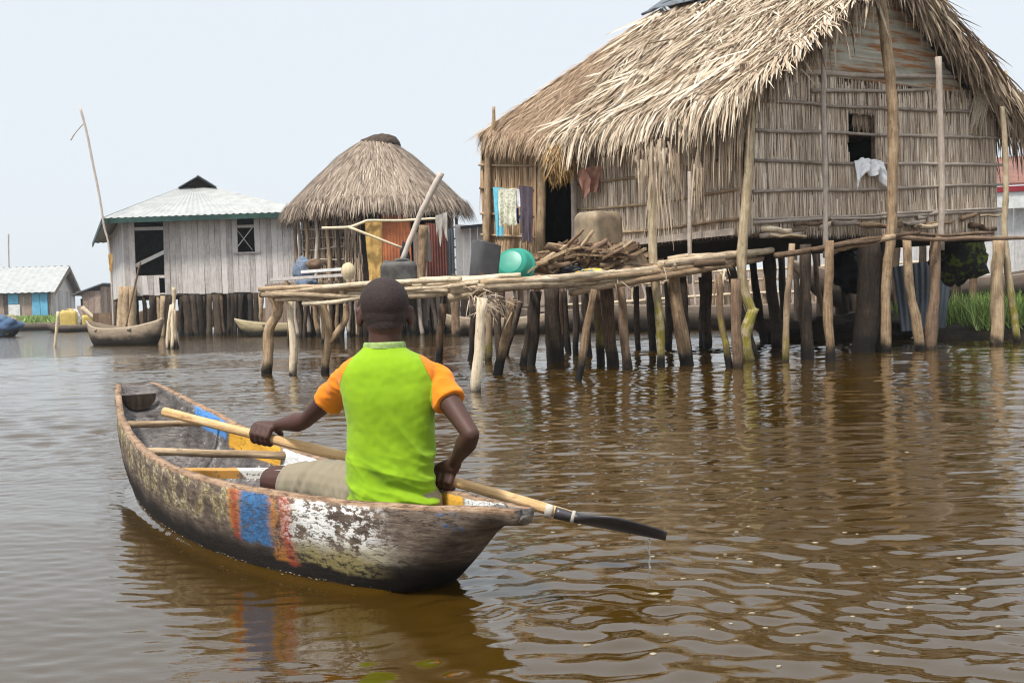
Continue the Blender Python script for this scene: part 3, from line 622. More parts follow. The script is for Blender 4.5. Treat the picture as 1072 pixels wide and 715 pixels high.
forked([[(292, 312), (290, 330), (282, 345), (281, 370), (279, 400)], [(282, 308), (288, 320), (289, 333)]], (12, 7))
forked([[(336, 318), (343, 335), (344, 355), (341, 375), (341, 400)], [(362, 318), (362, 335), (353, 348), (345, 358)]], (9, 7))
# frayed lashings round the corner post and the pole ends
for cx, cy, cnt in ((507, 318, 45), (690, 283, 22), (500, 308, 14), (527, 318, 22), (640, 291, 14), (757, 275, 8)):
    p0 = V(cx, cy, Yj(cx)-.06); mb = MB()
    for _ in range(cnt):
        d = Vc(R.gauss(.3, .6), R.gauss(-.2, .3), R.gauss(-.35, .5)); mb.blade(p0+Vc(R.gauss(0, .07), R.uniform(-.03, .06), R.gauss(0, .04)), d, R.uniform(.07, .20), .008, Vc(0, -1, .2), 0, .12, 3, R.uniform(.2, .75))
    part('fibre_lashing', mb, MAT['palm'], jetty)
# ================================================================== THINGS ON THE JETTY
def cloth(name, mat, label, cat, a, b, drop, fold=.05, nf=3, sag=.0, ragged=.035, group=None, rows=14, cols=22, flare=.0, taper=0.0):
    a = Vector(a); b = Vector(b); ax = (b-a); L = ax.length; axn = ax/L; nrm = Vc(axn.y, -axn.x, 0).normalized(); o = R.random()*50
    mb = MB(); front = []; gs = []
    for i in range(rows+1):
        v = i/rows; row = []
        for j in range(cols+1):
            u = j/cols; dl = drop*(1+ragged*3*noise.noise(Vc(o, u*4.2, 1)))
            uu = .5+(u-.5)*(1-taper*v+.12*noise.noise(Vc(o+4, v*2, u*2)))
            f = fold*(.25+.75*v)*(.5*sin(u*nf*2*pi+o+1.2*v)+1.3*noise.noise(Vc(u*5+o, v*2.5, 0)))
            p = a+ax*uu+Vc(0, 0, -dl*v-sag*4*u*(1-u))+nrm*(f+flare*v)
            row.append(p); gs.append((u*L, v*drop, o))
        front.append(row)
    mb.loft(front, False, False, .5, True, gs)
    back = [[p-nrm*.006 for p in reversed(r)] for r in front]; mb.loft(back, False, False, .5, True, gs)
    return solo(name, mb, MAT[mat], label, cat, group)
# clothes on the wing wall
Yw = 17.6; grp = 'clothes hung on the wing wall'
cloth('hanging_cloth', 'c_blue', 'light blue cloth hung at the left end of the clothes row by the corner post', 'cloth', V(516, 196, 17.65), V(527, 197, 17.6), .78, .02, 2, taper=.3)
cloth('hanging_cloth', 'c_cream', 'cream printed cloth hung between the light blue and the dark clothes', 'cloth', V(521, 198, 17.5), V(540, 197, 17.42), .58, .03, 3)
cloth('hanging_cloth', 'c_white', 'short white cloth tucked beside the dark shirt in the clothes row', 'cloth', V(535, 197, 17.48), V(549, 199, 17.4), .28, .02, 2, taper=-.2)
cloth('hanging_cloth', 'c_royal', 'small royal blue cloth peeping out beside the dark shirt', 'cloth', V(536, 218, 17.5), V(543, 218, 17.48), .24, .012, 2)
cloth('hanging_shirt', 'c_dark', 'charcoal shirt hung at the right end of the clothes row', 'shirt', V(543, 194, 17.36), V(558, 196, 17.3), .86, .035, 2, taper=.25, flare=.03)
PINK = V(619, 189, 16.75)
# straw bundle over the door
mb = MB(); c = V(588, 174, 16.85)
for _ in range(430):
    a = R.uniform(-1.2, 1.2); p = c+Vc(sin(a)*.12*R.random()+R.gauss(-.03, .07), R.gauss(0, .08), .16*cos(a)+R.gauss(0, .08))
    mb.blade(p, Vc(R.gauss(.1, .45), R.gauss(-.2, .3), -1), R.uniform(.16, .36), .022, Vc(R.gauss(0, .5), -1, 0), 0, .08, 4, min(1, max(0, R.gauss(.5, .22))))
lump_straw = c
solo('straw_bundle', mb, MAT['straw'], 'golden straw bundle hung above the dark doorway of the big house', 'straw bundle')
# white cloth on the window sill (sleeves hang at both ends)
mb = MB(); rows = []; gs = []
WA = FP(2.0, 2.63)+on_f*.11
for i in range(19):
    v = i/18; row = []
    for j in range(31):
        u = j/30; e = abs(2*u-1); dl = .20+.22*max(0, (e-.42)/.58)**.8+.06*max(0, 1-e/.25)+.03*noise.noise(Vc(u*9, 3, 1))
        top = .05*(1-e**2)+.03*noise.noise(Vc(u*6, 8, 2))
        p = WA+fx*(u*.60-.03+.10*v*(u-.5))+Vc(0, 0, top-dl*v*1.02)+on_f*(.05*sin(v*2.2)+.03*sin(u*19+v*2)*v+.03*noise.noise(Vc(u*6, v*4, 5)))
        row.append(p); gs.append((u*.6, v*.4, 3))
    rows.append(row)
mb.loft(rows, False, False, .5, True, gs); mb.loft([[p-on_f*.008 for p in reversed(r)] for r in rows], False, False, .5, True, gs)
solo('white_cloth', mb, MAT['c_white'], 'white garment drying over the window sill of the reed wall', 'cloth')

def jerrycan(name, mat, label, c, w, d, h, rz=0, tilt=0.0, open_top=False, neck=True, e=.24):
    root = thing(name, label, 'jerrycan', (0, 0, 0)); mb = MB(); rings = []
    prof = [(0, .90), (.02, .97), (.06, 1), (.3, .985), (.5, 1.0), (.70, .985), (.80, 1), (.88, .965), (.97, .86), (1.0, .78)] if not open_top else [(0, .88), (.03, .97), (.08, 1), (.5, 1.0), (.97, 1.02), (1, 1.02), (.985, .95), (.5, .93), (.1, .9)]
    for z, s_ in prof:
        ring = []
        for j in range(28):
            a = 2*pi*j/28; ca, sa = cos(a), sin(a)
            ring.append(Vc(math.copysign(abs(ca)**e, ca)*w/2*s_, math.copysign(abs(sa)**e, sa)*d/2*s_, z*h+(.10*h*(.5-cos(a)*.5)*(z > .9) if open_top else 0)))
        rings.append(ring)
    mb.loft(rings, True, True, .5, True); part('body', mb, MAT[mat], root)
    if neck:
        mb = MB(); mb.tube([Vc(-w*.3, 0, h*.95), Vc(-w*.3, 0, h*1.05)], [w*.10, w*.10], 14, .5); part('neck', mb, MAT[mat], root)
        mb = MB(); mb.tube(catmull([Vc(-w*.12, 0, h*.95), Vc(-w*.05, 0, h*1.05), Vc(w*.22, 0, h*1.06), Vc(w*.33, 0, h*.95)], 5), w*.045, 8, .5); part('handle', mb, MAT[mat], root)
    root.location = c; root.rotation_euler = (0, tilt, rz); return root
jerrycan('jerrycan', 'plastic_grey', 'dark grey jerrycan with its top cut open, next to the teal basin', V(506, 294, 12.4), .30, .26, .40, .55, .14, True, False, .55)
jerrycan('jerrycan', 'plastic_tan', 'large grimy tan jerrycan beside the doorway behind the firewood', V(627, 262, 14.6), .54, .44, .50, .72, 0.0, False, False)
jerrycan('jerrycan', 'plastic_soot', 'sooty grey jerrycan right behind the head of the boy', V(418, 302, 13.2), .44, .30, .32, .1, 0)
# teal basin tipped on its side, its base toward the camera
root = thing('washing_basin', 'teal plastic basin tipped on its side on the jetty', 'basin', (0, 0, 0)); mb = MB(); rings = []
for z, r in ((0, .02), (.0, .135), (.004, .15), (.014, .156), (.014, .175), (.05, .195), (.14, .225), (.165, .235), (.168, .255), (.158, .256), (.152, .228), (.05, .185), (.02, .165), (.018, .02)):
    rings.append([Vc(r*cos(2*pi*j/40), r*sin(2*pi*j/40), z) for j in range(40)])
mb.loft(rings, True, True, .5, True); part('bowl', mb, MAT['plastic_teal'], root)
root.location = V(534, 274, 12.75); root.rotation_euler = Vc(.30, .85, -.42).to_track_quat('Z', 'Y').to_euler()
bas = root
# firewood heap: every stick a thing of its own
lab = 'dry split firewood stick in the heap behind the jetty edge'
for i in range(110):
    t = R.uniform(.05, 1); px = 552+t*112; base = 291-14*t; hgt = 30*sin(pi*min(1, max(0, t*.92+.1)))**.8; py = base-R.random()*hgt; Y = 13.0+R.uniform(-.25, .6)+t*.5
    p = V(px, py, Y); a = R.gauss(.35, .35) if R.random() < .8 else R.gauss(-.5, .3); L = R.uniform(.12, .40); d = Vc(cos(a), R.gauss(0, .4), sin(a)*.7)*L
    mb = MB()
    if R.random() < .55: mb.pole(p-d, p+d, R.uniform(.016, .040), None, .13, 7, 6, None, .25)
    else:
        s1 = d.cross(Vc(0, 0, 1)).normalized()*R.uniform(.02, .045); s2 = Vc(0, 0, 1)*R.uniform(.008, .02); mb.box(p, d, s1, s2)
    solo('firewood_stick', mb, MAT[R.choice(['pole', 'pole_brown', 'pole', 'pole_brown', 'pole_brown'])], lab, 'firewood', 'firewood sticks heaped on the jetty')
mb = MB()
def lump(mb, c, rx, ry, rz, amp, seed, n=30, k=18):
    c = Vector(c); rings = []
    for i in range(k+1):
        a = -pi/2+pi*i/k; ring = []
        for j in range(n):
            d = Vc(cos(a)*cos(2*pi*j/n), cos(a)*sin(2*pi*j/n), sin(a)); f = 1+amp*noise.noise(d*1.8+Vc(seed, 0, 0))+amp*.5*noise.noise(d*4+Vc(seed, 5, 0))
            ring.append(c+Vc(d.x*rx, d.y*ry, d.z*rz)*f)
        rings.append(ring)
    mb.loft(rings, True, False, .5, True)
cloth('hanging_cloth', 'c_pink', 'faded pink rag knotted to the door post of the big house', 'rag', PINK+Vc(-.2, 0, .16), PINK+Vc(.22, .1, .26), .42, .10, 2, ragged=.14, taper=.35)
lump(mb, V(618, 286, 12.6), .19, .08, .045, .5, 3); solo('print_cloth', mb, MAT['c_print'], 'blue and yellow printed cloth bunched at the foot of the firewood', 'cloth')
mb = MB(); lump(mb, V(600, 285, 12.95), .16, .1, .07, .5, 8); solo('tarp_bundle', mb, MAT['tarp_black'], 'small black plastic bundle under the firewood', 'bundle')
mb = MB(); mb.box(V(666, 278, 13.3), Vc(.12, .04, .06), Vc(-.01, .01, 0), Vc(-.05, 0, .10)); solo('broken_board', mb, MAT['pole_pale'], 'broken pale board propped at the right end of the firewood', 'board')
mb = MB(); mb.box(V(672, 286, 13.1), Vc(.17, .03, .02), Vc(-.01, .03, 0), Vc(0, 0, .025)); solo('charred_log', mb, MAT['pole_dark'], 'dark charred log lying at the right end of the firewood', 'log')
# wooden stool (low, dish topped) at 492,292
root = thing('wooden_stool', 'low brown carved wooden stool left of the dark grey jerrycan', 'stool', V(490, 300, 12.0)); l = root.location
mb = MB(); rows = []
for i in range(13):
    u = i/12; x = (u-.5)*.34; z = .10+.05*(abs(2*u-1)**2); rows.append([l+Vc(x, -.09, z), l+Vc(x, .09, z), l+Vc(x, .09, z-.035), l+Vc(x, -.09, z-.035)])
mb.loft(rows, True, True, .5, False); part('seat', mb, MAT['pole_brown'], root)
for sx_ in (-.09, .09):
    mb = MB(); mb.box(l+Vc(sx_, 0, .04), Vc(.02, 0, 0), Vc(0, .07, 0), Vc(0, 0, .05)); part('leg', mb, MAT['pole_brown'], root)
# upright paddle with a pale blade
mb = MB(); o = V(365, 300, 13.4)
rows = []
for z, w in ((0, .018), (.06, .022), (.10, .055), (.16, .085), (.22, .085), (.27, .055), (.29, .02)): rows.append([o+Vc(-w, -.01, z), o+Vc(w, -.01, z), o+Vc(w, .012, z), o+Vc(-w, .012, z)])
mb.loft(rows, True, True, .5, True); solo('upright_paddle', mb, MAT['bone'], 'pale round bladed paddle standing upright on the jetty left of the head of the boy', 'paddle')
# ================================================================== ROUND HUT (behind)
HY = 34.2; hc = V(398, 300, HY); hc.z = 0; HUTF = 1.42
hut = thing('round_hut', 'smaller stilt hut with a shaggy grey conical thatch and rusty sheets at its door', 'house', hc)
prof = [(5.98, .34), (5.84, .64), (5.5, 1.12), (5.05, 1.62), (4.65, 2.06), (4.26, 2.46), (3.92, 2.78)]
def rp(z_r, a, j=0.0): return hc+Vc(cos(a)*z_r[1]*1.02, sin(a)*z_r[1], z_r[0])
mb = MB(); mb.loft([[rp((z-.12, max(.05, r-.10)), 2*pi*j/40) for j in range(40)] for z, r in prof], True, True, .5, True)
hr = part('thatch_roof', mb, MAT['thatch_under'], hut); mb = MB()
zs = [p[0] for p in prof][::-1]; rs = [p[1] for p in prof][::-1]
for _ in range(9000):
    t = R.random()**.62; r = .25+2.6*t; z = float(np.interp(-r, [-x for x in rs], zs)); a = R.uniform(pi, 2*pi) if R.random() < .85 else R.uniform(0, pi)
    r2 = r+.1; z2 = float(np.interp(-r2, [-x for x in rs], zs)); o = Vc(cos(a), sin(a), 0); d = (o*(r2-r)+Vc(0, 0, min(-.06, z2-z))).normalized(); n = Vc(o.x*.7, o.y*.7, .7)
    tg = Vc(-o.y, o.x, 0)
    mb.blade(hc+o*r+Vc(0, 0, z+R.uniform(-.03, .05)), d+tg*R.gauss(0, .13)+n*R.uniform(-.05, .09), R.uniform(.3, .65), R.uniform(.02, .045), n, 0, .04, 3, min(1, max(0, R.gauss(.52, .2))), (lambda p: -1) if r < 2.45 else (lambda p: (Vc(p.x-hc.x, p.y-hc.y, 0)).length-2.72))
for _ in range(2200):
    a = R.uniform(pi*.9, 2.1*pi); o = Vc(cos(a), sin(a), 0); w = 1+.5*noise.noise(Vc(cos(a)*4, sin(a)*4, 2))
    mb.blade(hc+o*R.uniform(2.56, 2.82)+Vc(0, 0, 3.96+R.uniform(-.12, .1)), o*.55+Vc(R.gauss(0, .12), R.gauss(0, .12), -.8), R.uniform(.25, .7)*w, .04, o, 0, .1, 3, min(1, max(0, R.gauss(.38, .2))))
part('thatch', mb, MAT['hut_thatch'], hr)
mb = MB(); cap = [(5.76, .66), (5.9, .62), (6.04, .52), (6.13, .30), (6.15, .03)]
mb.loft([[hc+Vc(cos(2*pi*j/24)*r*1.05, sin(2*pi*j/24)*r, z)+Vc(.1, 0, .05*cos(2*pi*j/24)+.05*noise.noise(Vc(j*.9, z*5, 0))) for j in range(24)] for z, r in cap], True, True, .5, True)
part('roof_cap', mb, M_flat('sooty_thatch_cap', (.10, .075, .055), (.04, .03, .024), 1, 14, .6, bdist=.02), hr)
WR = 2.42
def wp(a, z, r=WR): return hc+Vc(cos(a)*r, sin(a)*r, z)
mb = MB(); dark = [(pi*1.42, pi*1.47)]
for j in range(56):
    a0 = 2*pi*j/56; a1 = 2*pi*(j+1)/56
    if 1.49*pi < a0 < 1.53*pi: continue
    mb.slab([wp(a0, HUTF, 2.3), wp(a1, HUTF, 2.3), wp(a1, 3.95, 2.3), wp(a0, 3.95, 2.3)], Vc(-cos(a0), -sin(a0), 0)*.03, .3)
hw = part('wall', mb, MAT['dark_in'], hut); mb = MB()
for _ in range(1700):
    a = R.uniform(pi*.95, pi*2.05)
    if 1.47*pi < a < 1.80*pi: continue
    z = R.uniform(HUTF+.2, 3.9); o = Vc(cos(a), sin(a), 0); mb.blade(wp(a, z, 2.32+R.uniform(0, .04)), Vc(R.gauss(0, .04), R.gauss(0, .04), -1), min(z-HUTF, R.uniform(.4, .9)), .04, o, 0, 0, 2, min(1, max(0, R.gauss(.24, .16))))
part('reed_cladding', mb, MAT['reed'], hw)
for z in (1.62, 1.95, 2.28, 2.6, 2.9, 3.2):
    mb = MB(); mb.tube([wp(pi*(.98+.42*i/14), z+.03*sin(i*.7+z*9), 2.42) for i in range(15)], .022, 6, None, .2); part('batten', mb, MAT['pole_grey'], hut)
    mb = MB(); mb.tube([wp(pi*(1.78+.27*i/8), z+.03*sin(i*.7+z*7), 2.42) for i in range(9)], .022, 6, None, .2); part('batten', mb, MAT['pole_grey'], hut)
for a, m in ((1.06, 'pole'), (1.13, 'pole_grey'), (1.2, 'pole'), (1.27, 'pole_grey'), (1.34, 'pole'), (1.39, 'pole_dark'), (1.80, 'pole'), (1.87, 'pole_grey'), (1.94, 'pole')):
    mb = MB(); mb.pole(wp(a*pi, HUTF-.3, 2.5), wp(a*pi+R.gauss(0, .03), 3.75, 2.5), .06, .05, .05); part('wall_post', mb, MAT[m], hut)
def sheet(a, b, z0, z1, nrm, period, amp, mat, root, name, rag=.0):
    mb = MB(); a = Vector(a); b = Vector(b); L = (b-a).length; N = int(L/period*6); rows = []
    for i in range(2):
        rows.append([a+(b-a)*(j/N)+Vc(0, 0, (z0+rag*noise.noise(Vc(j*.2, 1, 0))) if not i else z1+rag*noise.noise(Vc(j*.25, 7, 3)))+nrm*(amp*sin(2*pi*j/6)) for j in range(N+1)])
    mb.loft(rows, False, False, .5, True); mb.loft([[p-nrm*.01 for p in reversed(r)] for r in rows], False, False, .5, True)
    return part(name, mb, MAT[mat], root)
def hx(px, z=0): p = V(px, 280, 31.55); return Vc(p.x, p.y, z)
sheet(hx(401), hx(431), 2.1, 3.66, Vc(0, -1, 0), .09, .012, 'rust_orange', hut, 'door_sheet', .10); sheet(hx(402)+Vc(0, .05, 0), hx(430)+Vc(0, .05, 0), 1.35, 2.15, Vc(0, -1, 0), .09, .012, 'c_grey', hut, 'wall_sheet', .06)
sheet(hx(447), hx(468)+Vc(0, .4, 0), 1.35, 3.2, Vc(.15, -1, 0).normalized(), .09, .014, 'rust_red', hut, 'wall_sheet', .05); sheet(hx(467)+Vc(0, .4, 0), hx(475)+Vc(0, .6, 0), 1.35, 3.05, Vc(.3, -1, 0).normalized(), .1, .014, 'grey_tin', hut, 'wall_sheet', .05)
sheet(hx(400)+Vc(0, -.02, 0), hx(430)+Vc(0, -.02, 0), 3.48, 3.85, Vc(0, -1, 0), .12, .014, 'plank_white', hut, 'wall_sheet', .06)
mb = MB()
for k in range(7): mb.box(hx(434+k*1.9, 2.15)+Vc(0, .1, 0), Vc(.025, 0, 0), Vc(0, .012, 0), Vc(0, 0, .8+.1*R.random())); 
part('door_boards', mb, MAT['plank_brown'], hut)
mb = MB(); mb.slab([wp(2*pi*j/24, HUTF-.02, 2.6) for j in range(24)], Vc(0, 0, -.1), .4); part('floor_deck', mb, MAT['pole_dark'], hut)
for i in range(76):
    a = pi+pi*i/76+R.gauss(0, .05); rr = R.uniform(2.0, 2.6) if i % 3 else R.uniform(.8, 1.9); b = hc+Vc(cos(a)*rr, sin(a)*rr, 0)
    mb = MB(); mb.pole(b+Vc(0, 0, -.4), b+Vc(R.gauss(0, .08), R.gauss(0, .05), HUTF-.1), R.uniform(.045, .10), None, .06); part('stilt', mb, MAT[R.choice(['pole_brown', 'pole', 'pole_dark', 'pole_dark', 'pole_grey'])], hut)
# things in front of the hut
o = V(365, 306, 30); g_r = 'rails of the hut landing'
def pole_px(name, pts, Y, w, mat, label, cat, group=None, Y1=None):
    P = [V(x, y, Y+(0 if Y1 is None else (Y1-Y)*i/(len(pts)-1))) for i, (x, y) in enumerate(pts)]; Q = catmull(P, 6) if len(P) > 2 else [P[0].lerp(P[1], i/6) for i in range(7)]
    mb = MB(); mb.tube(Q, [w/2/F_PX*Y*(1-.25*i/len(Q)) for i in range(len(Q))], 8, None, .15); return solo(name, mb, MAT[mat], label, cat, group)
pole_px('clothes_pole', [(337, 239), (365, 238), (380, 233), (388, 231), (420, 231), (455, 229), (462, 230)], 29.5, 3.2, 'bone', 'thin bent horizontal pole rail running across the front of the round hut', 'pole')
pole_px('rail_pole', [(365, 238), (422, 260)], 29.3, 3, 'bone', 'straight pale pole slanting down across the rusty door sheet', 'pole')
pole_px('leaning_pole', [(462, 181), (448, 208), (437, 232), (420, 275)], 27.5, 7, 'pole_grey', 'stout crooked grey pole leaning up against the thatch of the round hut', 'pole')
cloth('hanging_trousers', 'c_ochre', 'ochre yellow trousers hung from the rail of the round hut', 'trousers', V(382, 232, 29.6), V(400, 232, 29.6), 1.9, .05, 2, taper=.25)
cloth('hanging_cloth', 'c_grey', 'grey rag hanging from the end of the rail left of the plank shed', 'rag', V(456, 226, 29.3), V(468, 222, 29.3), .6, .05, 2, ragged=.25)
cloth('hanging_cloth', 'c_grey', 'worn grey cloth hung between the leaning pole and the red rust sheet', 'cloth', V(440, 236, 30.0), V(449, 236, 30.0), 1.0, .04, 2, taper=-.4)
pole_px('split_post', [(444, 236), (442, 270), (441, 308)], 29.8, 10, 'pole', 'thick split brown post in front of the hut door, under the leaning pole', 'post')
mb = MB(); lump(mb, V(424, 268, 29.0), .12, .10, .32, .5, 12); solo('dark_bundle', mb, MAT['tarp_black'], 'dark cloth bundle against the rusty sheet behind the sooty jerrycan', 'bundle')
# planks on trestles at the left of the hut
for i, (x0, y0, x1, y1, m, l) in enumerate(((284, 293, 362, 288, 'plank', 'long grey plank, lower one laid out in front of the hut'), (316, 285, 358, 282, 'white_paint', 'white painted plank lying above the grey plank'), (288, 298, 345, 295, 'plank_brown', 'short brown plank under the long grey plank'))):
    a = V(x0, y0, 26+i*.5); b = V(x1, y1, 26+i*.5); mb = MB(); mb.box((a+b)/2, (b-a)/2, Vc(0, .14, 0), Vc(0, 0, .035), .6); solo('plank', mb, MAT[m], l, 'plank')
for px in (300, 335, 352):
    a = V(px, 292, 26.8); mb = MB(); mb.pole(Vc(a.x, a.y, -.3), a, .05, None, .04); solo('trestle_post', mb, MAT['pole'], {300: 'brown post holding up the left end of the laid out planks', 335: 'brown post under the middle of the laid out planks', 352: 'brown post under the right end of the laid out planks'}[px], 'post')
# bent figure by the hut
def lumpsolo(name, px, py, Y, rx, ry, rz, mat, label, cat, amp=.35, seed=1):
    mb = MB(); lump(mb, V(px, py, Y), rx, ry, rz, amp, seed); return solo(name, mb, MAT[mat], label, cat)
lumpsolo('cloth_bundle', 318, 283, 27.5, .26, .2, .30, 'c_denim', 'denim blue bundle of cloth at the left of the round hut', 'bundle', .3, 4)
lumpsolo('brown_basket', 329, 277, 27.2, .2, .18, .14, 'pole_brown', 'brown basket turned over beside the denim bundle', 'basket', .15, 5)
lumpsolo('blue_sack', 322, 299, 26.5, .3, .2, .2, 'c_denim', 'dark blue sack under the planks', 'sack', .3, 6)
# ================================================================== TIN ROOFED PLANK HOUSE
A2 = Vc(-14.0, 40.0, 0); B2 = Vc(-7.9, 40.5, 0); f2 = (B2-A2).normalized(); L2 = (B2-A2).length; s2 = Vc(-4.6, 11.2, 0).normalized(); nf2 = Vc(f2.y, -f2.x, 0); ns2 = Vc(-s2.y, s2.x, 0)
if ns2.x > 0: ns2 = -ns2
h2 = thing('plank_house', 'grey plank stilt house with a pale tin roof and green eaves', 'house', (-11, 44, 0)); Z0, Z1 = 1.55, 4.36
def boards(mb, a, b, z0, z1, nrm, bw=.19, holes=(), jag=.04):
    L = (b-a).length; ax = (b-a)/L; n = int(L/bw)
    for i in range(n):
        x = (i+.5)*L/n; segs = [(z0+R.uniform(-jag, jag*.4), z1)]
        for h in holes:
            if h[0] < x < h[1]:
                segs = [q for sg in segs for q in ((sg[0], min(sg[1], h[2])), (max(sg[0], h[3]), sg[1])) if q[1]-q[0] > .03]
        for u, v in segs:
            mb.box(a+ax*x+nrm*R.uniform(0, .025)+Vc(0, 0, (u+v)/2), ax*(L/n*.485), nrm*.012, Vc(0, 0, (v-u)/2)+ax*R.gauss(0, .008))
def px2u(px, Y=40.2): p = V(px, 270, Y); return (Vc(p.x, p.y, 0)-A2).dot(f2)
D1 = (px2u(146), px2u(174.5), 2.25, 4.25); W1 = (px2u(247), px2u(269), 3.0, 4.25); S1 = (px2u(160), px2u(163), 1.75, 2.15); S2 = (px2u(167), px2u(171), 1.6, 2.15)
mb = MB(); boards(mb, A2, B2, Z0, Z1, nf2, .2, (D1, W1, S1, S2)); part('plank_wall', mb, MAT['plank'], h2, 'front wall of upright grey planks')
mb = MB(); boards(mb, A2+s2*11, A2, Z0, Z1, ns2, .2); part('plank_wall', mb, MAT['plank_white'], h2, 'side wall of upright planks, coloured paler for the light from the left')  # paler boards carry the light falling on this side
mb = MB()
for a, b in ((B2, B2+s2*11), (B2+s2*11, A2+s2*11)): boards(mb, a, b, Z0, Z1, Vc((b-a).normalized().y, -(b-a).normalized().x, 0), .4)
part('plank_wall', mb, MAT['plank_brown'], h2)
mb = MB(); mb.slab([A2+Vc(0, 0, Z0+.06), B2+Vc(0, 0, Z0+.06), B2+s2*11+Vc(0, 0, Z0+.06), A2+s2*11+Vc(0, 0, Z0+.06)], Vc(0, 0, -.12), .5); part('floor_deck', mb, MAT['pole_dark'], h2)
mb = MB(); u = (D1[0]+D1[1])/2; ctr = A2+f2*u+Vc(0, 0, 2.9); mb.box(ctr-nf2*.05, f2*.62+Vc(0, 0, .28), nf2*.015, Vc(0, 0, .06)-f2*.03)
mb.box(A2+f2*u-nf2*.03+Vc(0, 0, 3.95), f2*.6, nf2*.02, Vc(0, 0, .06)); part('door_rail', mb, MAT['plank'], h2, 'loose diagonal plank across the dark doorway')
mb = MB(); u = (W1[0]+W1[1])/2; c = A2+f2*u-nf2*.02
mb.box(c+Vc(0, 0, 3.95), f2*.40, nf2*.02, Vc(0, 0, .05)); mb.box(c+Vc(0, 0, 3.5)-f2*.1, f2*.34+Vc(0, 0, .42), nf2*.012, Vc(0, 0, .02)); mb.box(c+Vc(0, 0, 3.5)-f2*.1, f2*.3-Vc(0, 0, .42), nf2*.012, Vc(0, 0, .02)); mb.box(c+Vc(0, 0, 2.98)+nf2*.06, f2*.48, nf2*.03, Vc(0, 0, .03))
part('window', mb, MAT['plank'], h2)
# roof: steep hip in front, gablet on top
def eo(u, s, z): return A2+f2*u+s2*s+Vc(0, 0, z)
eA, eB = eo(-.75, -.75, 4.30), eo(L2+.6, -.6, 4.40); eC, eD = eo(L2+.6, 11.6, 4.3), eo(-.75, 11.6, 4.2)
gA, gB = V(188, 197, 43.6), V(224, 197, 43.6); ap = V(206, 187, 43.7); ri = ap+s2*5.5
def tin(mb, a, b, c, d, per=.25, amp=.02, nrm=None):   # a->b eave, d->c top
    N = max(6, int((b-a).length/per*4)); rows = []; nrm = nrm or (b-a).cross(d-a).normalized()
    for i in range(5):
        v = i/4; rows.append([a.lerp(b, j/N).lerp(d.lerp(c, j/N), v)+nrm*(amp*sin(2*pi*j/4)) for j in range(N+1)])
    mb.loft(rows, False, False, .5, True); mb.loft([[p-nrm*.012 for p in reversed(r)] for r in rows], False, False, .5, True)
mb = MB(); tin(mb, eA, eB, gB, gA); tin(mb, eD, eA, gA, ri+Vc(0, 0, -.3)); tin(mb, eB, eC, ri+Vc(0, 0, -.3), gB); tin(mb, eC, eD, ri, ri)
pm = MB(); pm.box(A2+f2*(L2/2)+s2*2.6+Vc(0, 0, (Z0+Z1)/2), f2*(L2*.48), s2*.03, Vc(0, 0, (Z1-Z0)*.5)); part('dark_backing', pm, MAT['dark_in'], h2)  # added dark panel, keeps light slits out of the doorway
rf = part('tin_roof', mb, MAT['tin_roof'], h2)
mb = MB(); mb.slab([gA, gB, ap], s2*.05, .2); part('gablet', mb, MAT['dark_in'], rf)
mb = MB(); o = -s2*.35
for a, b in ((gA+Vc(-.06, 0, -.02), ap+Vc(0, 0, .03)), (ap+Vc(0, 0, .06), gB+Vc(.06, 0, -.02))): mb.slab([a+o, b+o, b+s2*5, a+s2*5], Vc(0, 0, .04), .6)
part('gablet_roof', mb, MAT['grey_tin'], rf)
mb = MB()
for a, b in ((eA, eB), (eD, eA), (eB, eC)): mb.box((a+b)/2+Vc(0, 0, -.10), (b-a)/2, Vc((b-a).y, -(b-a).x, 0).normalized()*.02, Vc(0, 0, .09))
part('fascia', mb, MAT['green_trim'], rf)
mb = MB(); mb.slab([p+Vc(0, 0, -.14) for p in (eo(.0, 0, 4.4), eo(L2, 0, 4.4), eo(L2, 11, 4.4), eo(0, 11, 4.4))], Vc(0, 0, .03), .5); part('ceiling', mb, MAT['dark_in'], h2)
for i in range(76):
    u = L2*(i % 20)/19+R.gauss(0, .1); s = R.choice([0, 0, .1, 2.6, 5.2, 8, 10.8]) if i > 20 else .08; b = A2+f2*min(L2, max(0.05, u))+s2*s
    lean = R.gauss(0, .12); mb = MB(); mb.pole(b+Vc(lean, 0, -.5), b+Vc(0, 0, Z0-.05), R.uniform(.06, .14), None, .05); part('stilt', mb, MAT[R.choice(['pole_dark', 'pole_dark', 'pole_brown', 'pole']) if i < 21 else 'pole_dark'], h2)
for px in (126, 131, 137): 
    b = V(px-1, 350, 39.8); mb = MB(); mb.pole(Vc(b.x, 39.8, -.4), V(px+2, 300, 39.8), .16, None, .03); part('stilt', mb, MAT['pole'], h2)
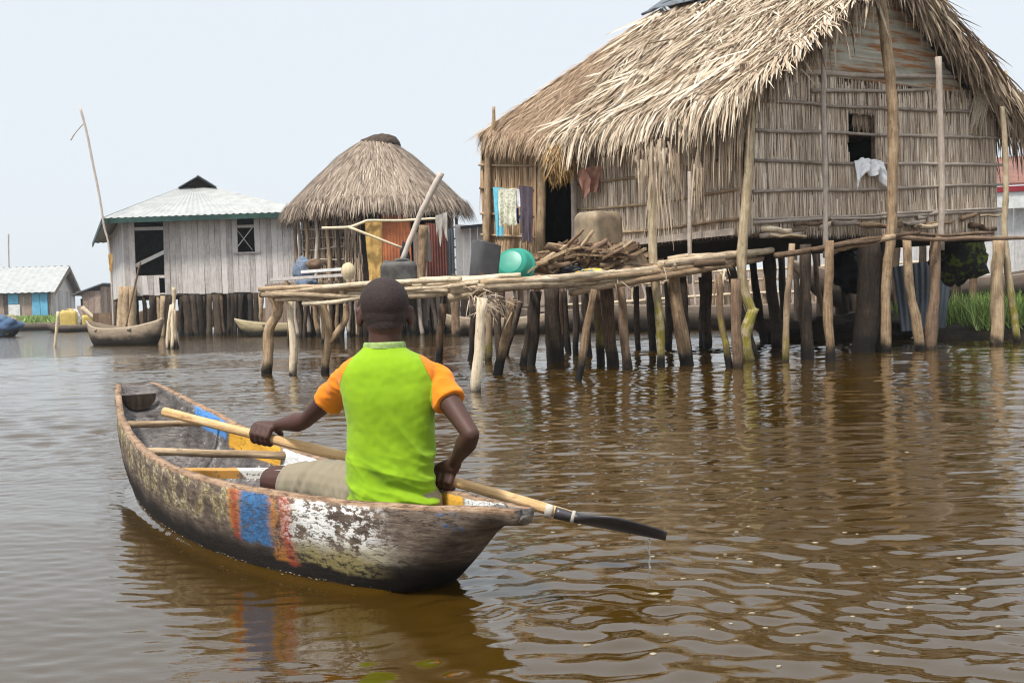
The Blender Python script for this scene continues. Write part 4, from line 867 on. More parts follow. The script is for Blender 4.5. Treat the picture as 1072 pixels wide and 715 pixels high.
# poles and boats near it
pole_px('antenna_pole', [(84, 113), (91, 140), (96, 165), (104, 205), (109, 237), (114, 258), (117, 300), (119, 345)], 39.0, 2.6, 'pole_grey', 'tall thin bent pole rising above the left corner of the grey plank house', 'pole')
pole_px('antenna_twig', [(74, 147), (79, 139), (88, 129)], 39.0, 1.5, 'pole_grey', 'small twig tied near the top of the tall bent pole', 'twig')
cloth('hanging_bag', 'c_ochre', 'small yellow bag hanging at the left wall corner of the grey plank house', 'bag', V(113, 266, 38.9), V(118, 266, 38.9), .62, .04, 1, taper=.4)
pole_px('mast_pole', [(9, 245), (9, 262), (10, 300)], 95, 1.6, 'pole_grey', 'thin distant mast above the blue shuttered house', 'pole')
pole_px('mooring_stake', [(61, 326), (57, 368)], 31, 3.6, 'bone', 'pale slim stake standing alone in the open water at the left', 'stake')
pole_px('slanting_pole', [(147, 274), (141, 300), (131, 346)], 37, 2.2, 'pole_brown', 'thin dark pole slanting across the front of the grey plank house', 'pole')
mb = MB(); b = G(180, 365)
for i in range(7):
    dx = R.uniform(-.12, .12); mb.pole(Vc(b.x+dx*1.3, b.y+R.uniform(-.1, .1), -.4), V(181, 330+R.uniform(-14, 8), b.y)+Vc(dx*.4, 0, 0), .045, .03, .03)
solo('stake_bundle', mb, MAT['pole_pale'], 'bundle of stakes tied together beside the moored boat', 'stakes')
pole_px('white_stake', [(182, 301), (182, 320), (180, 364)], 28, 4, 'bone', 'white tipped stake rising out of the stake bundle', 'stake')
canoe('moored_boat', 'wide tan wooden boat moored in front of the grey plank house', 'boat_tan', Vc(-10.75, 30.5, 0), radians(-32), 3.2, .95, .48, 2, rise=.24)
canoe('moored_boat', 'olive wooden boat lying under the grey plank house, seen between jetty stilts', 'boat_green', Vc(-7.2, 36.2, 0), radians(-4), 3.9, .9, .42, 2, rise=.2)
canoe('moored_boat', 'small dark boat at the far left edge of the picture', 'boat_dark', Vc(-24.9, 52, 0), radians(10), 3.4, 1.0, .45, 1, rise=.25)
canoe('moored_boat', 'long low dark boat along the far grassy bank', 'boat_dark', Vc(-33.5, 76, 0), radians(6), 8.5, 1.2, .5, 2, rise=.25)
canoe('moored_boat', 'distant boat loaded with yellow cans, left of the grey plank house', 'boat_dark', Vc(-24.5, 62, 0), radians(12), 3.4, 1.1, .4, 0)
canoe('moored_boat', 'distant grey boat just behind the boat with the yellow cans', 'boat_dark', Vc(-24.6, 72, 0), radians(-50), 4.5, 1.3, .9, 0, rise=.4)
jerrycan('jerrycan', 'plastic_yellow', 'larger pale yellow can standing in the distant loaded boat', Vc(-24.9, 61.9, .2), .9, .6, 1.0, .2, 0)
jerrycan('jerrycan', 'plastic_yellow', 'smaller yellow can at the right end of the distant loaded boat', Vc(-24.0, 62.2, .2), .55, .5, .7, .5, 0)
lumpsolo('white_sack', 76, 334, 63, .45, .4, .5, 'c_white', 'white sack heaped behind the yellow cans in the distant boat', 'sack', .3, 3)
lumpsolo('cargo_heap', 4, 340, 51.6, .75, .6, .45, 'c_cargo', 'blue and yellow patterned heap in the boat at the far left edge', 'cargo', .4, 5)
pole_px('landing_pole', [(86, 322), (100, 333), (120, 334)], 60, 5, 'pole_pale', 'pale bent log between the distant boats and the grey plank house', 'log')
# ================================================================== FAR SHUTTERED HOUSE + SHED
h3 = thing('shuttered_house', 'distant long brown plank house with blue shutters and a pale roof', 'house', (-38, 86, 0))
a3 = V(-60, 330, 82); a3.z = 0; b3 = V(54, 330, 82); b3.z = 0; c3 = V(79, 328, 94); c3.z = 0; q3 = c3-b3
mb = MB(); boards(mb, a3, b3, .9, 2.9, Vc(0, -1, 0), .5); part('plank_wall', mb, MAT['plank_brown'], h3)
mb = MB(); boards(mb, b3, c3, .9, 2.95, Vc(1, -.4, 0).normalized(), .6); mid = (b3+c3)/2; mb.slab([b3+Vc(0, 0, 2.95), c3+Vc(0, 0, 2.95), mid+Vc(0, 0, 4.75)], Vc(-.06, 0, 0), .7); part('gable_wall', mb, MAT['plank'], h3)
mb = MB(); tin(mb, a3+Vc(0, -.5, 2.75), b3+Vc(.5, -.5, 2.75), mid+Vc(.6, 0, 4.95), a3+q3/2+Vc(0, 0, 4.95), .5, .03); tin(mb, c3+Vc(.5, .5, 2.75), a3+q3+Vc(0, .5, 2.75), a3+q3/2+Vc(0, 0, 4.95), mid+Vc(.6, 0, 4.95), .5, .03); part('tin_roof', mb, MAT['tin_roof'], h3)
mb = MB(); p = b3+Vc(.5, -.5, 2.66); mb.slab([p, mid+Vc(.62, 0, 4.86), c3+Vc(.5, .5, 2.66), c3+Vc(.5, .5, 2.4), mid+Vc(.62, 0, 4.55), p-Vc(0, 0, .26)], Vc(-.05, 0, 0), .5); part('barge_board', mb, MAT['plank_brown'], h3)
for x0, x1, z0, z1, m, nm in ((34, 42, 1.0, 2.72, 'blue_paint', 'shutter'), (42.5, 50, 1.0, 2.72, 'blue_paint', 'shutter'), (9, 19.5, 1.95, 2.72, 'blue_paint', 'shutter'), (9, 21, .95, 1.9, 'white_paint', 'white_panel')):
    p = V(x0, 320, 81.9); q = V(x1, 320, 81.9); mb = MB(); mb.box(Vc((p.x+q.x)/2, 81.9, (z0+z1)/2), Vc((q.x-p.x)/2, 0, 0), Vc(0, .06, 0), Vc(0, 0, (z1-z0)/2)); part(nm, mb, MAT[m], h3)
h4 = thing('plank_shed', 'small distant brown shed with a slanting roof, right of the blue shuttered house', 'shed', V(95, 330, 76))
a4 = V(81, 330, 76); b4 = V(106, 330, 76); a4.z = b4.z = 0; mb = MB(); boards(mb, a4, b4, .85, 2.6, Vc(0, -1, 0), .35, [(.15, .5, 1.6, 2.3)]); boards(mb, b4, b4+Vc(.6, 4, 0), .85, 2.9, Vc(1, 0, 0), .4); part('plank_wall', mb, MAT['plank_brown'], h4)
mb = MB(); mb.slab([a4+Vc(-.3, -.3, 2.3), b4+Vc(.3, -.3, 3.05), b4+Vc(.6, 4.2, 3.05), a4+Vc(-.3, 4.2, 2.3)], Vc(0, 0, .08), .4); part('shed_roof', mb, MAT['grey_tin'], h4)
mb = MB(); mb.box((a4+b4)/2+Vc(0, 2, 1.5), (b4-a4)*.46, Vc(0, 1.5, 0), Vc(0, 0, .6)); part('dark_interior', mb, MAT['dark_in'], h4)
for i in range(6): 
    mb = MB(); p = a4.lerp(b4, i/5)+Vc(0, .1, 0); mb.pole(p+Vc(0, 0, -.3), p+Vc(0, 0, .9), .1); part('stilt', mb, MAT['pole_dark'], h4)
# shed behind the round hut
h5 = thing('plank_shed', 'grey plank shed with dark flat roof between the round hut and the biggest house', 'shed', (-1, 31, 0))
a5 = V(478, 290, 29); b5 = V(545, 290, 31); a5.z = b5.z = 0; mb = MB(); boards(mb, a5, b5, 1.3, 2.95, Vc(0, -1, 0), .28); part('plank_wall', mb, MAT['plank'], h5)
mb = MB(); mb.slab([V(482, 240, 28.6), V(550, 233, 30.6), V(550, 233, 30.6)+Vc(0, 4, .3), V(482, 240, 28.6)+Vc(0, 4, .3)], Vc(0, 0, .08), .3); part('shed_roof', mb, MAT['tarp_black'], h5)
mb = MB(); 
for i in range(4): p = a5.lerp(b5, i/3); mb.pole(p+Vc(0, .2, -.4), p+Vc(0, .2, 1.4), .07)
part('stilt_row', mb, MAT['pole_brown'], h5)
# ================================================================== BEHIND, BETWEEN THE STILTS
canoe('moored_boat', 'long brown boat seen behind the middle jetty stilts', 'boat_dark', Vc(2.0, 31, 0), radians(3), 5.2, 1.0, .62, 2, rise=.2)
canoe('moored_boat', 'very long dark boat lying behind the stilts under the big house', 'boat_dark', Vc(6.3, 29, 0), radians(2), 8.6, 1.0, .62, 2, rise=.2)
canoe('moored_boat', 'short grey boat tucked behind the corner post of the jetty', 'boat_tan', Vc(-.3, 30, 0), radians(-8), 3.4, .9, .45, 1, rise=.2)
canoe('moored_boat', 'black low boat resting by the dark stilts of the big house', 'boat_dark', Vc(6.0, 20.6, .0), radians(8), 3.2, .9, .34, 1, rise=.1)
fence = thing('bamboo_fence', 'pale bamboo rail fence on the far landing behind the stilts of the big house', 'fence', (5.5, 31.5, 0))
for i in range(88):
    x = -.4+i*.155+R.gauss(0, .05); mb = MB(); b = Vc(x, 32.5+R.gauss(0, .1), .4); mb.pole(b, b+Vc(R.gauss(0, .12), 0, R.uniform(.9, 1.3)), R.uniform(.03, .06), None, .03, 6, 4); part('picket', mb, MAT[R.choice(['pole_pale', 'pole', 'pole_grey'])], fence)
for z in (.75, 1.25, 1.55):
    mb = MB(); mb.pole(Vc(-.6, 32.4, z), Vc(13.2, 32.4, z+.15), .05, None, .01, 6, 12); part('rail', mb, MAT['pole_pale'], fence)
bf = thing('board_fence', 'low fence of dark brown boards behind the bamboo rail fence', 'fence', (4, 37, 0)); mb = MB(); boards(mb, Vc(-8.4, 37.6, 0), Vc(12.2, 38.2, 0), .2, 1.75, Vc(0, -1, 0), .3, (), .25); part('board_panel', mb, MAT['plank_brown'], bf)
rf_ = thing('shade_backing', 'added dark board backing for the shade under the grey plank house', 'fence', (-15, 56, 0)); mb = MB(); boards(mb, Vc(-21.5, 56.5, 0), Vc(-9, 56, 0), .1, 1.0, Vc(0, -1, 0), .3, (), .2); part('shade_panel', mb, MAT['pole_brown'], rf_)  # added dark strip closing the bright gaps under the plank house
h6 = thing('background_house', 'grey walled house with a red brown roof at the right edge, behind the big house', 'house', (17, 38, 0))
a6 = V(800, 300, 36); b6 = V(1130, 300, 38); a6.z = b6.z = 0; mb = MB(); boards(mb, a6, b6, .9, 3.7, Vc(0, -1, 0), .4); part('plank_wall', mb, MAT['plank_white'], h6)
mb = MB(); a = V(1020, 196, 37); b = V(1140, 190, 38); mb.slab([a, b, V(1140, 160, 43), V(1036, 168, 43)], Vc(0, 0, .08), .5); part('roof', mb, MAT['red_roof'], h6)
mb = MB(); mb.box((a+b)/2+Vc(0, -.1, -.45), (b-a)/2, Vc(0, .05, 0), Vc(0, 0, .34)); part('white_band', mb, MAT['white_paint'], h6); mb = MB(); mb.box((a+b)/2+Vc(0, -.16, -.14), (b-a)/2, Vc(0, .05, 0), Vc(0, 0, .09)); part('red_trim', mb, M_flat('dark_red_trim', (.34, .03, .04)), h6)
canoe('moored_boat', 'broad brown boat drawn up on the right bank behind the grass', 'boat_dark', Vc(9.6, 24.2, .55), radians(4), 7.0, 1.5, .55, 0, rise=.5)
# leaning dark tin sheet, tarp and dark net under the gable
root = thing('tin_sheet', 'dark grey corrugated tin sheet leaning behind the stilts under the gable', 'metal sheet', V(965, 345, 18.4))
sheet(V(937, 345, 18.3)*1, V(992, 340, 18.7)*1, .0, .0, Vc(0, -1, 0), .1, .014, 'grey_tin', root, 'tin_face') if False else None
mb = MB(); N = 60; P0, P1, P2, P3 = V(944, 347, 18.2), V(990, 343, 18.5), V(998, 268, 18.9), V(934, 280, 18.7); rows = []
for i in range(9):
    v = i/8; rows.append([P0.lerp(P1, j/N).lerp(P3.lerp(P2, j/N), v)+Vc(0, -.012*sin(j*2*pi/6)-.12*sin(v*2)*sin(j/N*pi), 0) for j in range(N+1)])
mb.loft(rows, False, False, .5, True); mb.loft([[p+Vc(0, .012, 0) for p in reversed(r)] for r in rows], False, False, .5, True); part('tin_face', mb, MAT['grey_tin'], root)
lumpsolo('black_tarp', 890, 284, 19.4, .34, .3, .36, 'tarp_black', 'bulging black tarp between the thick brown stilt and the light stilt', 'tarp', .4, 7)
lumpsolo('hanging_net', 1006, 268, 17.9, .42, .3, .46, 'net_dark', 'dark mossy net bundle hanging under the right end of the big house', 'net', .4, 9)
lumpsolo('mud_lump', 905, 345, 19.8, 1.0, .5, .35, 'mud', 'dark heap of mud and debris under the big house', 'debris', .5, 10)
# banks (setting)
def bank(name, pts, z, mat, wob=.15):
    mb = MB(); rings = []; n = len(pts)
    for s_, zz in ((1.10, -.6), (1.04, -.05), (1.0, z*.6), (.93, z), (.5, z*1.1), (.02, z*1.1)):
        c = sum(pts, Vc(0, 0, 0))/n; P = []
        for i in range(n):
            for k in range(6):
                p = pts[i].lerp(pts[(i+1) % n], k/6); q = c+(p-c)*s_; w = wob*noise.noise(q*.9+Vc(0, 0, zz)); P.append(Vc(q.x+w, q.y+w, zz+wob*.5*noise.noise(q*1.3)))
        rings.append(P)
    mb.loft(rings, True, True, .5, True); o = put(name, mesh_from(mb, name), MAT[mat]); o['kind'] = 'structure'; return o
bank('right_bank', [Vc(7.2, 18.3, 0), Vc(11.5, 17.2, 0), Vc(20, 19, 0), Vc(24, 34, 0), Vc(13, 36, 0), Vc(9.2, 24, 0)], .30, 'mud')
bank('mid_bank', [Vc(-5, 37.5, 0), Vc(6, 33.5, 0), Vc(24, 34.5, 0), Vc(26, 52, 0), Vc(5, 54, 0), Vc(-7, 50, 0)], .35, 'mud')
bank('far_bank', [Vc(-75, 80, 0), Vc(-30, 77.5, 0), Vc(-26, 84, 0), Vc(-26, 110, 0), Vc(-80, 120, 0)], .45, 'mud', .4)
bank('far_shore', [Vc(-120, 165, 0), Vc(0, 150, 0), Vc(120, 140, 0), Vc(140, 190, 0), Vc(-140, 200, 0)], .5, 'mud', .4)
def grass(name, fn, cnt, L, w, label):
    mb = MB()
    for _ in range(cnt):
        p = fn(); mb.blade(p, Vc(R.gauss(0, .3), R.gauss(0, .2), 1), R.uniform(*L), w, Vc(R.gauss(0, .4), -1, .2), R.uniform(-.3, .3), .10, 3, min(1, max(0, R.gauss(.5, .22))))
    o = put(name, mesh_from(mb, name), MAT['grass']); tag(o, label, 'grass', None, 'stuff')
def g1():
    x = R.uniform(7.6, 12); return Vc(x, R.uniform(18.0, 20.6)-(x-7.6)*.12, .22+R.uniform(-.1, .05))
grass('grass', g1, 6500, (.25, .62), .018, 'bright green grass on the muddy bank at the right')
grass('grass', lambda: Vc(R.uniform(6.6, 7.4), R.uniform(19.5, 20.4), .15), 350, (.3, .6), .018, 'thin green grass showing beside the leaning tin sheet')
grass('grass', lambda: Vc(R.uniform(-44, -28), R.uniform(77.4, 81.5), .3), 6000, (.4, .85), .10, 'green grass on the distant bank under the blue shutters')
# ================================================================== THE PAINTED CANOE
BS = Vc(.04, 2.84, 0); BB = Vc(-1.95, 5.7, 0); BAX = (BB-BS).normalized(); BN = Vc(-BAX.y, BAX.x, 0); BL = (BB-BS).length
tn = [-.01, .02, .06, .10, .16, .23, .29, .36, .45, .56, .68, .83, .93, .98, 1.01, 1.03]; vn = [.052, .088, .165, .245, .32, .388, .43, .45, .455, .43, .37, .27, .18, .135, .10, .075]
tf = [-.01, .03, .06, .14, .25, .43, .60, .71, .83, .93, .99, 1.03]; vf = [.006, -.02, -.05, -.105, -.145, -.172, -.185, -.20, -.205, -.175, -.14, -.10]
def sm(x, xs, ys):
    h = .025; return float(sum(np.interp(x+d*h, xs, ys)*w for d, w in ((-1, .25), (0, .5), (1, .25))))
def bz(t): return .262+.17*max(0, (t-.35)/.65)**2+.012*max(0, (.2-t)/.2)**2
def bzf(t): return bz(t)-.045*max(0, sin(pi*min(1, max(0, t))))**.7
def bpt(t, perp, z): q = BS+BAX*(t*BL)+BN*perp; return Vc(q.x, q.y, z)
sec = []
for i in range(73):
    t = -.002+1.03*i/72; zg = bz(t)
    zk = float(np.interp(t, [-.01, .03, .055, .08, .11, .14, .22, .7, .82, .90, .96, 1.0, 1.03], [.236, .215, .16, .085, .0, -.05, -.12, -.13, -.08, .03, .18, .30, .40]))
    zi = max(.015, zk+.045)
    if t < .06 or t > 1.0: zi = zg-.012
    zi = min(zi, zg-.012)
    sec.append((t, bpt(t, sm(t, tn, vn), zg), bpt(t, sm(t, tf, vf), bzf(t)), zk, min(zi, bzf(t)-.01)))
canoe_root = thing('dugout_canoe', 'weathered dugout canoe with peeling blue, red and white paint carrying the boy', 'canoe', bpt(.5, .1, 0))
part('hull', hull(sec, 28, .028, rag=.0055), MAT['hull'], canoe_root)
def thwart(t0, t1, r, mat, label=None, z=-.035, flat=True):
    a = bpt(t0, sm(t0, tn, vn)-.02, bz(t0)+z); b = bpt(t1, sm(t1, tf, vf)+.02, bzf(t1)+z); mb = MB()
    if flat: mb.pole(a, b, r, r*.95, .012, 10, 8, .6)
    else:
        d = (b-a)/2; w = d.cross(Vc(0, 0, 1)).normalized()
        for k in range(8): mb.box(a.lerp(b, (k+.5)/8), d/8, w*r*2.2, Vc(0, 0, r*.75), k/7)
    part('thwart', mb, mat, canoe_root, label)
thwart(.80, .80, .016, MAT['pole'])
thwart(.62, .565, .017, MAT['pole'])
s = NT('striped_thwart_paint'); ti = s.att('tint'); n_ = s.noise(s.att('gv', 'Vector'), 30, 5)
c_ = s.mix(s.math('MULTIPLY', s.smooth(ti, .34, .40), s.smooth(ti, .80, .74)), (.52, .25, .06), (.78, .76, .70)); s.col(s.mix(s.smooth(n_, .56, .62), c_, (.22, .14, .09)))
thwart(.455, .41, .019, s.m, 'thwart painted orange and white', -.03, False)
a = bpt(.185, .20, .13); b = bpt(.185, -.07, .13); mb = MB(); mb.box((a+b)/2, (b-a)/2, BAX*.11, Vc(0, 0, .014)); part('seat', mb, MAT['pole_brown'], canoe_root)
# dark half-moon plate stands in for the darkness of a bow hole
mb = MB(); t = .985; c = bpt(t, .01, bz(t)-.03); rows = []
for zz, w in ((.0, .085), (-.03, .082), (-.055, .066), (-.072, .045), (-.08, .012)):
    rows.append([c+BN*(-w)+Vc(0, 0, zz), c+BN*w+Vc(0, 0, zz), c+BN*w+BAX*.02+Vc(0, 0, zz), c-BN*w+BAX*.02+Vc(0, 0, zz)])
mb.loft(rows, True, True, .4, False); part('dark_bow_hole', mb, MAT['pole_dark'], canoe_root)

# ================================================================== PADDLE
PA = V(172, 431, 3.80); PM = V(470, 503, 3.38); PB = V(600, 541, 3.28); PT = V(697, 564, 3.24)
pad = thing('paddle', 'long wooden paddle with a black leaf blade held across the canoe by the boy', 'paddle', PM)
mb = MB(); P = catmull([PA, PA.lerp(PM, .5)+Vc(0, 0, -.004), PM, PB], 8); mb.tube(P, [.0165-.001*sin(i*.5)+.0012*noise.noise(Vc(i*.6, 0, 0)) for i in range(len(P))], 14, .5, .05)
part('shaft', mb, M_wood('honey_paddle_wood', (.30, .15, .06), (.60, .37, .17), (.74, .53, .30), grain=(90, 90, 6), wet=False, knots=.6), pad)
d = (PT-PB).normalized(); w = d.cross(Vc(.09, .31, 1)).normalized(); nn = w.cross(d).normalized(); LB = (PT-PB).length; rows = []
for k in range(25):
    v = k/24; wd = .017+.066*sin(pi*min(1, max(0, (v-.22)/.775))**.8)**.62 if v > .22 else .0175; wd = wd if v < .96 else max(.006, wd*(1-v)/.04*.8+.005); th = .014*(1-v)+.005; c = PB+d*(LB*(v*1.20-.20))
    ring = []
    for j in range(16):
        a = 2*pi*j/16; ring.append(c+w*(cos(a)*wd)+nn*(sin(a)*th+.020*(cos(a)**2)*max(0, min(1, (v-.2)*3))))
    rows.append(ring)
mb = MB(); mb.loft(rows, True, True, .5, True); s = NT('black_wet_paddle_blade'); s.col(s.mix(s.noise(s.att('gv', 'Vector'), 25, 4), (.012, .011, .013), (.055, .05, .055))); s.rough(.38); s.b.inputs['Specular IOR Level'].default_value = .5
part('blade', mb, s.m, pad)
for q, L in ((-.075, .022), (.0, .010)):
    c = PB+d*q; mb = MB(); mb.tube([c-d*L/2, c, c+d*L/2], [.0195+abs(q)*.02]*3, 14, .5); part('binding', mb, MAT['rope'], pad)
# ================================================================== PERSON
def fuse(mb, voxel, name, smooth_it=4):
    me = mesh_from(mb, 'tmp'); o = bpy.data.objects.new('tmp', me); COL.objects.link(o)
    m = o.modifiers.new('r', 'REMESH'); m.mode = 'VOXEL'; m.voxel_size = voxel; m.use_smooth_shade = True
    s_ = o.modifiers.new('s', 'SMOOTH'); s_.factor = .5; s_.iterations = smooth_it
    dg = bpy.context.evaluated_depsgraph_get(); dg.update(); ev_ = o.evaluated_get(dg); out = bpy.data.meshes.new_from_object(ev_); out.name = name
    bpy.data.objects.remove(o); bpy.data.meshes.remove(me); return out
def arr(me): a = np.empty(len(me.vertices)*3, dtype=np.float32); me.vertices.foreach_get('co', a); return a.reshape(-1, 3)
def nor(me): a = np.empty(len(me.vertices)*3, dtype=np.float32); me.vertex_normals.foreach_get('vector', a); return a.reshape(-1, 3)
def setc(me, a): me.vertices.foreach_set('co', a.astype(np.float32).ravel()); me.update()
def fatt(me, name, vals):
    a = me.attributes.new(name, 'FLOAT', 'POINT'); a.data.foreach_set('value', np.asarray(vals, dtype=np.float32))
person = thing('person', 'boy in a lime green shirt with orange sleeves paddling the canoe, seen from behind', 'person', Vc(-.38, 3.35, .14)); POFF = wloc(person)
SHL, ELL, WRL = Vc(-.512, 3.37, .575), Vc(-.665, 3.50, .452), Vc(-.793, 3.635, .422)
SHR, ELR, WRR = Vc(-.238, 3.35, .572), Vc(-.128, 3.20, .425), Vc(-.188, 3.345, .322)
mb = MB()
HCt = Vc(-.388, 3.37, .795)          # head centre
Mh = Matrix.Rotation(radians(10), 3, 'Z') @ Matrix.Rotation(radians(-12), 3, 'X')
hd = lambda x, y, z: HCt+Mh @ Vc(x, y, z)
def hball(x, y, z, rx, ry, rz, n=20, k=14): mb.ball(hd(x, y, z), rx, ry, rz, Mh, n, k)
hball(0, -.006, .018, .0745, .088, .080, 28, 20); hball(0, .03, -.02, .062, .062, .075); hball(0, .045, -.062, .046, .044, .042); hball(0, -.014, -.016, .066, .066, .066); hball(0, -.018, -.048, .055, .052, .05)
hball(0, .092, -.018, .012, .016, .022); hball(0, .098, -.030, .015, .010, .009); hball(0, .080, -.060, .024, .012, .008); hball(0, .079, -.070, .021, .012, .008); hball(0, .075, .02, .05, .02, .012); hball(0, .072, -.095, .02, .018, .014)
for sg in (-1, 1):
    hball(sg*.076, .002, -.020, .011, .018, .031); hball(sg*.081, -.004, -.004, .008, .012, .015); hball(sg*.040, .068, -.022, .022, .018, .016)
mb.limb([Vc(-.390, 3.345, .60), Vc(-.389, 3.35, .68), hd(0, -.012, -.045)], [.062, .049, .050], 18)
# torso (under the shirt), pelvis and legs
mb.limb([Vc(-.388, 3.35, .23), Vc(-.383, 3.345, .40), Vc(-.383, 3.34, .57)], [.098, .090, .088], 20)
mb.limb([Vc(-.475, 3.35, .60), Vc(-.385, 3.34, .625), Vc(-.285, 3.35, .60)], [.042, .055, .042], 16)
KNL = Vc(-.785, 3.56, .250); mb.limb([Vc(-.43, 3.35, .225), Vc(-.62, 3.46, .245), KNL], [.078, .066, .050], 16)
mb.limb([KNL, Vc(-.83, 3.70, .13), Vc(-.86, 3.84, .065)], [.048, .043, .028], 14); mb.limb([Vc(-.86, 3.83, .062), Vc(-.90, 3.88, .055), Vc(-.95, 3.95, .045)], [.030, .028, .016], 12)
KNR = Vc(-.52, 3.76, .235); mb.limb([Vc(-.34, 3.36, .22), Vc(-.43, 3.56, .215), KNR], [.075, .06, .047], 16)
mb.limb([KNR, Vc(-.60, 3.87, .13), Vc(-.68, 3.99, .065)], [.045, .042, .028], 14); mb.limb([Vc(-.68, 3.98, .062), Vc(-.72, 4.03, .055), Vc(-.78, 4.1, .045)], [.030, .028, .016], 12)
for S_, E2, W_ in ((SHL, ELL, WRL), (SHR, ELR, WRR)):
    mb.limb([S_, S_.lerp(E2, .45)+Vc(0, -.004, .002), E2], [.041, .0345, .0252], 16); mb.limb([E2, E2.lerp(W_, .28)+Vc(0, 0, -.002), E2.lerp(W_, .7), W_], [.0262, .0322, .0225, .0178], 16)
def grip(W_, Pc, ax, u0_, sgn, thumb=1):     # hand closed round the shaft at Pc; u0_: from shaft to wrist
    ax = ax.normalized(); e1 = (u0_-ax*u0_.dot(ax)).normalized(); e2 = ax.cross(e1).normalized()*sgn; rs = .0165
    def P_(phi, r, s_): return Pc+ax*s_+e1*(cos(phi)*r)+e2*(sin(phi)*r)
    for i, (off, fr, ln) in enumerate(((-.030, .0088, 1.0), (-.010, .0092, 1.12), (.010, .0089, 1.05), (.0285, .0078, .86))):
        kn = P_(radians(78), rs+.014, off); mid_ = W_.lerp(P_(radians(28), rs+.021, off*.9), .55)
        mb.limb([W_+ax*off*.35, mid_+ax*off*.25, P_(radians(25), rs+.018, off), kn], [.0155, .0145, .0125, .0108], 10, 4)
        a0 = 78
        mb.limb([kn, P_(radians(a0+48*ln), rs+.0105, off*1.02), P_(radians(a0+96*ln), rs+.0085, off), P_(radians(a0+142*ln), rs+.008, off*.96)], [fr*1.12, fr, fr*.95, fr*.82], 10, 4)
        mb.ball(kn, fr*1.25, None, None, None, 10, 6)
    t0 = W_.lerp(Pc+e1*.02, .35)+ax*(-.022*thumb)
    mb.limb([t0, P_(radians(-12), rs+.013, -.040*thumb), P_(radians(-62), rs+.011, -.046*thumb), P_(radians(-100), rs+.010, -.040*thumb)], [.0145, .0115, .0098, .0082], 10, 4)
SX = (PM-PA).normalized()
def on_shaft(px):
    best = min(range(400), key=lambda i: abs((lambda q: 536+F_PX*(q-Vc(0, 0, CAM_H)).dot(rt)/(q-Vc(0, 0, CAM_H)).dot(fw)-px)(PA+(PM-PA)*(i/390)))); return PA+(PM-PA)*(best/390)
GL = on_shaft(277); GR = on_shaft(467)
grip(WRL, GL, SX, WRL-GL+Vc(0, -.01, .03), 1, -1); grip(WRR, GR, SX, Vc(0, -.12, 1), 1, 1)
body = fuse(mb, .0033, 'body', 5)
co = arr(body); body.transform(Matrix.Translation(-POFF))
SK = NT('dark_brown_skin'); p_ = SK.n('ShaderNodeTexCoord').outputs['Object']; nz = SK.noise(p_, 40, 4); nz2 = SK.noise(p_, 9, 3)
SK.col(SK.mix(nz2, (.046, .020, .014), (.090, .039, .028))); SK.rough(SK.math('ADD', .46, SK.math('MULTIPLY', nz, .25))); SK.b.inputs['Specular IOR Level'].default_value = .38; SK.bump(SK.math('ADD', SK.noise(p_, 260, 3), SK.math('MULTIPLY', SK.noise(p_, 60, 3), .8)), .35, .0016)
SK.b.inputs['Subsurface Weight'].default_value = .06; SK.b.inputs['Subsurface Radius'].default_value = (.6, .25, .15); SK.b.inputs['Subsurface Scale'].default_value = .008
bo = put('body', body, SK.m, person)
# hair: cropped cap
bco = arr(body)+np.array(tuple(POFF), dtype=np.float32); bno = nor(body); Mi = np.array(Mh.transposed()); loc_ = (bco-np.array(tuple(HCt)))@Mi.T
def hairy(p):
    x, y, z = p
    if z < -.078 or abs(x) > .095 or abs(y) > .12: return False
    if abs(x) > .066 and z < .022 and -.026 < y < .04: return False       # ears
    if y > .045: return z > .048
    if y > .0: return z > -.02+.068*y/.045
    return z > -.074+.05*max(0, (y+.06)/.06)+.25*max(0, abs(x)-.048)
keep = [hairy(p) for p in loc_]; mp = {}; mb = MB(); vs = []; fs = []
for pl in body.polygons:
    if all(keep[i] for i in pl.vertices): fs.append([mp.setdefault(i, len(mp)) for i in pl.vertices])
vs = [None]*len(mp)
for i, k in mp.items(): vs[k] = Vector(bco[i])+Vector(bno[i])*(.0016+.0012*noise.noise(Vector(bco[i])*420))
mb.add(vs, fs, .5, None, True); HM = NT('short_black_hair'); p_ = HM.n('ShaderNodeTexCoord').outputs['Object']; f_ = HM.math('ADD', HM.math('MULTIPLY', HM.noise(p_, 420, 2, .7), .6), HM.math('MULTIPLY', HM.noise(p_, 130, 3, .7), .42))
HM.col(HM.ramp(f_, [(.35, (.018, .012, .011)), (.6, (.045, .029, .026)), (.8, (.11, .085, .08))])); HM.rough(.62); HM.bump(f_, .9, .004); part('hair', mb, HM.m, person)
# nape hair joins neck
for sg, nm in ((-1, 'eye'), (1, 'eye')):
    mb = MB(); mb.ball(hd(sg*.031, .0775, -.006), .0115, .0115, .0115, None, 14, 10); part(nm, mb, M_flat('eye_white', (.7, .68, .62), None, .2) if sg < 0 else bpy.data.materials['eye_white'], person)
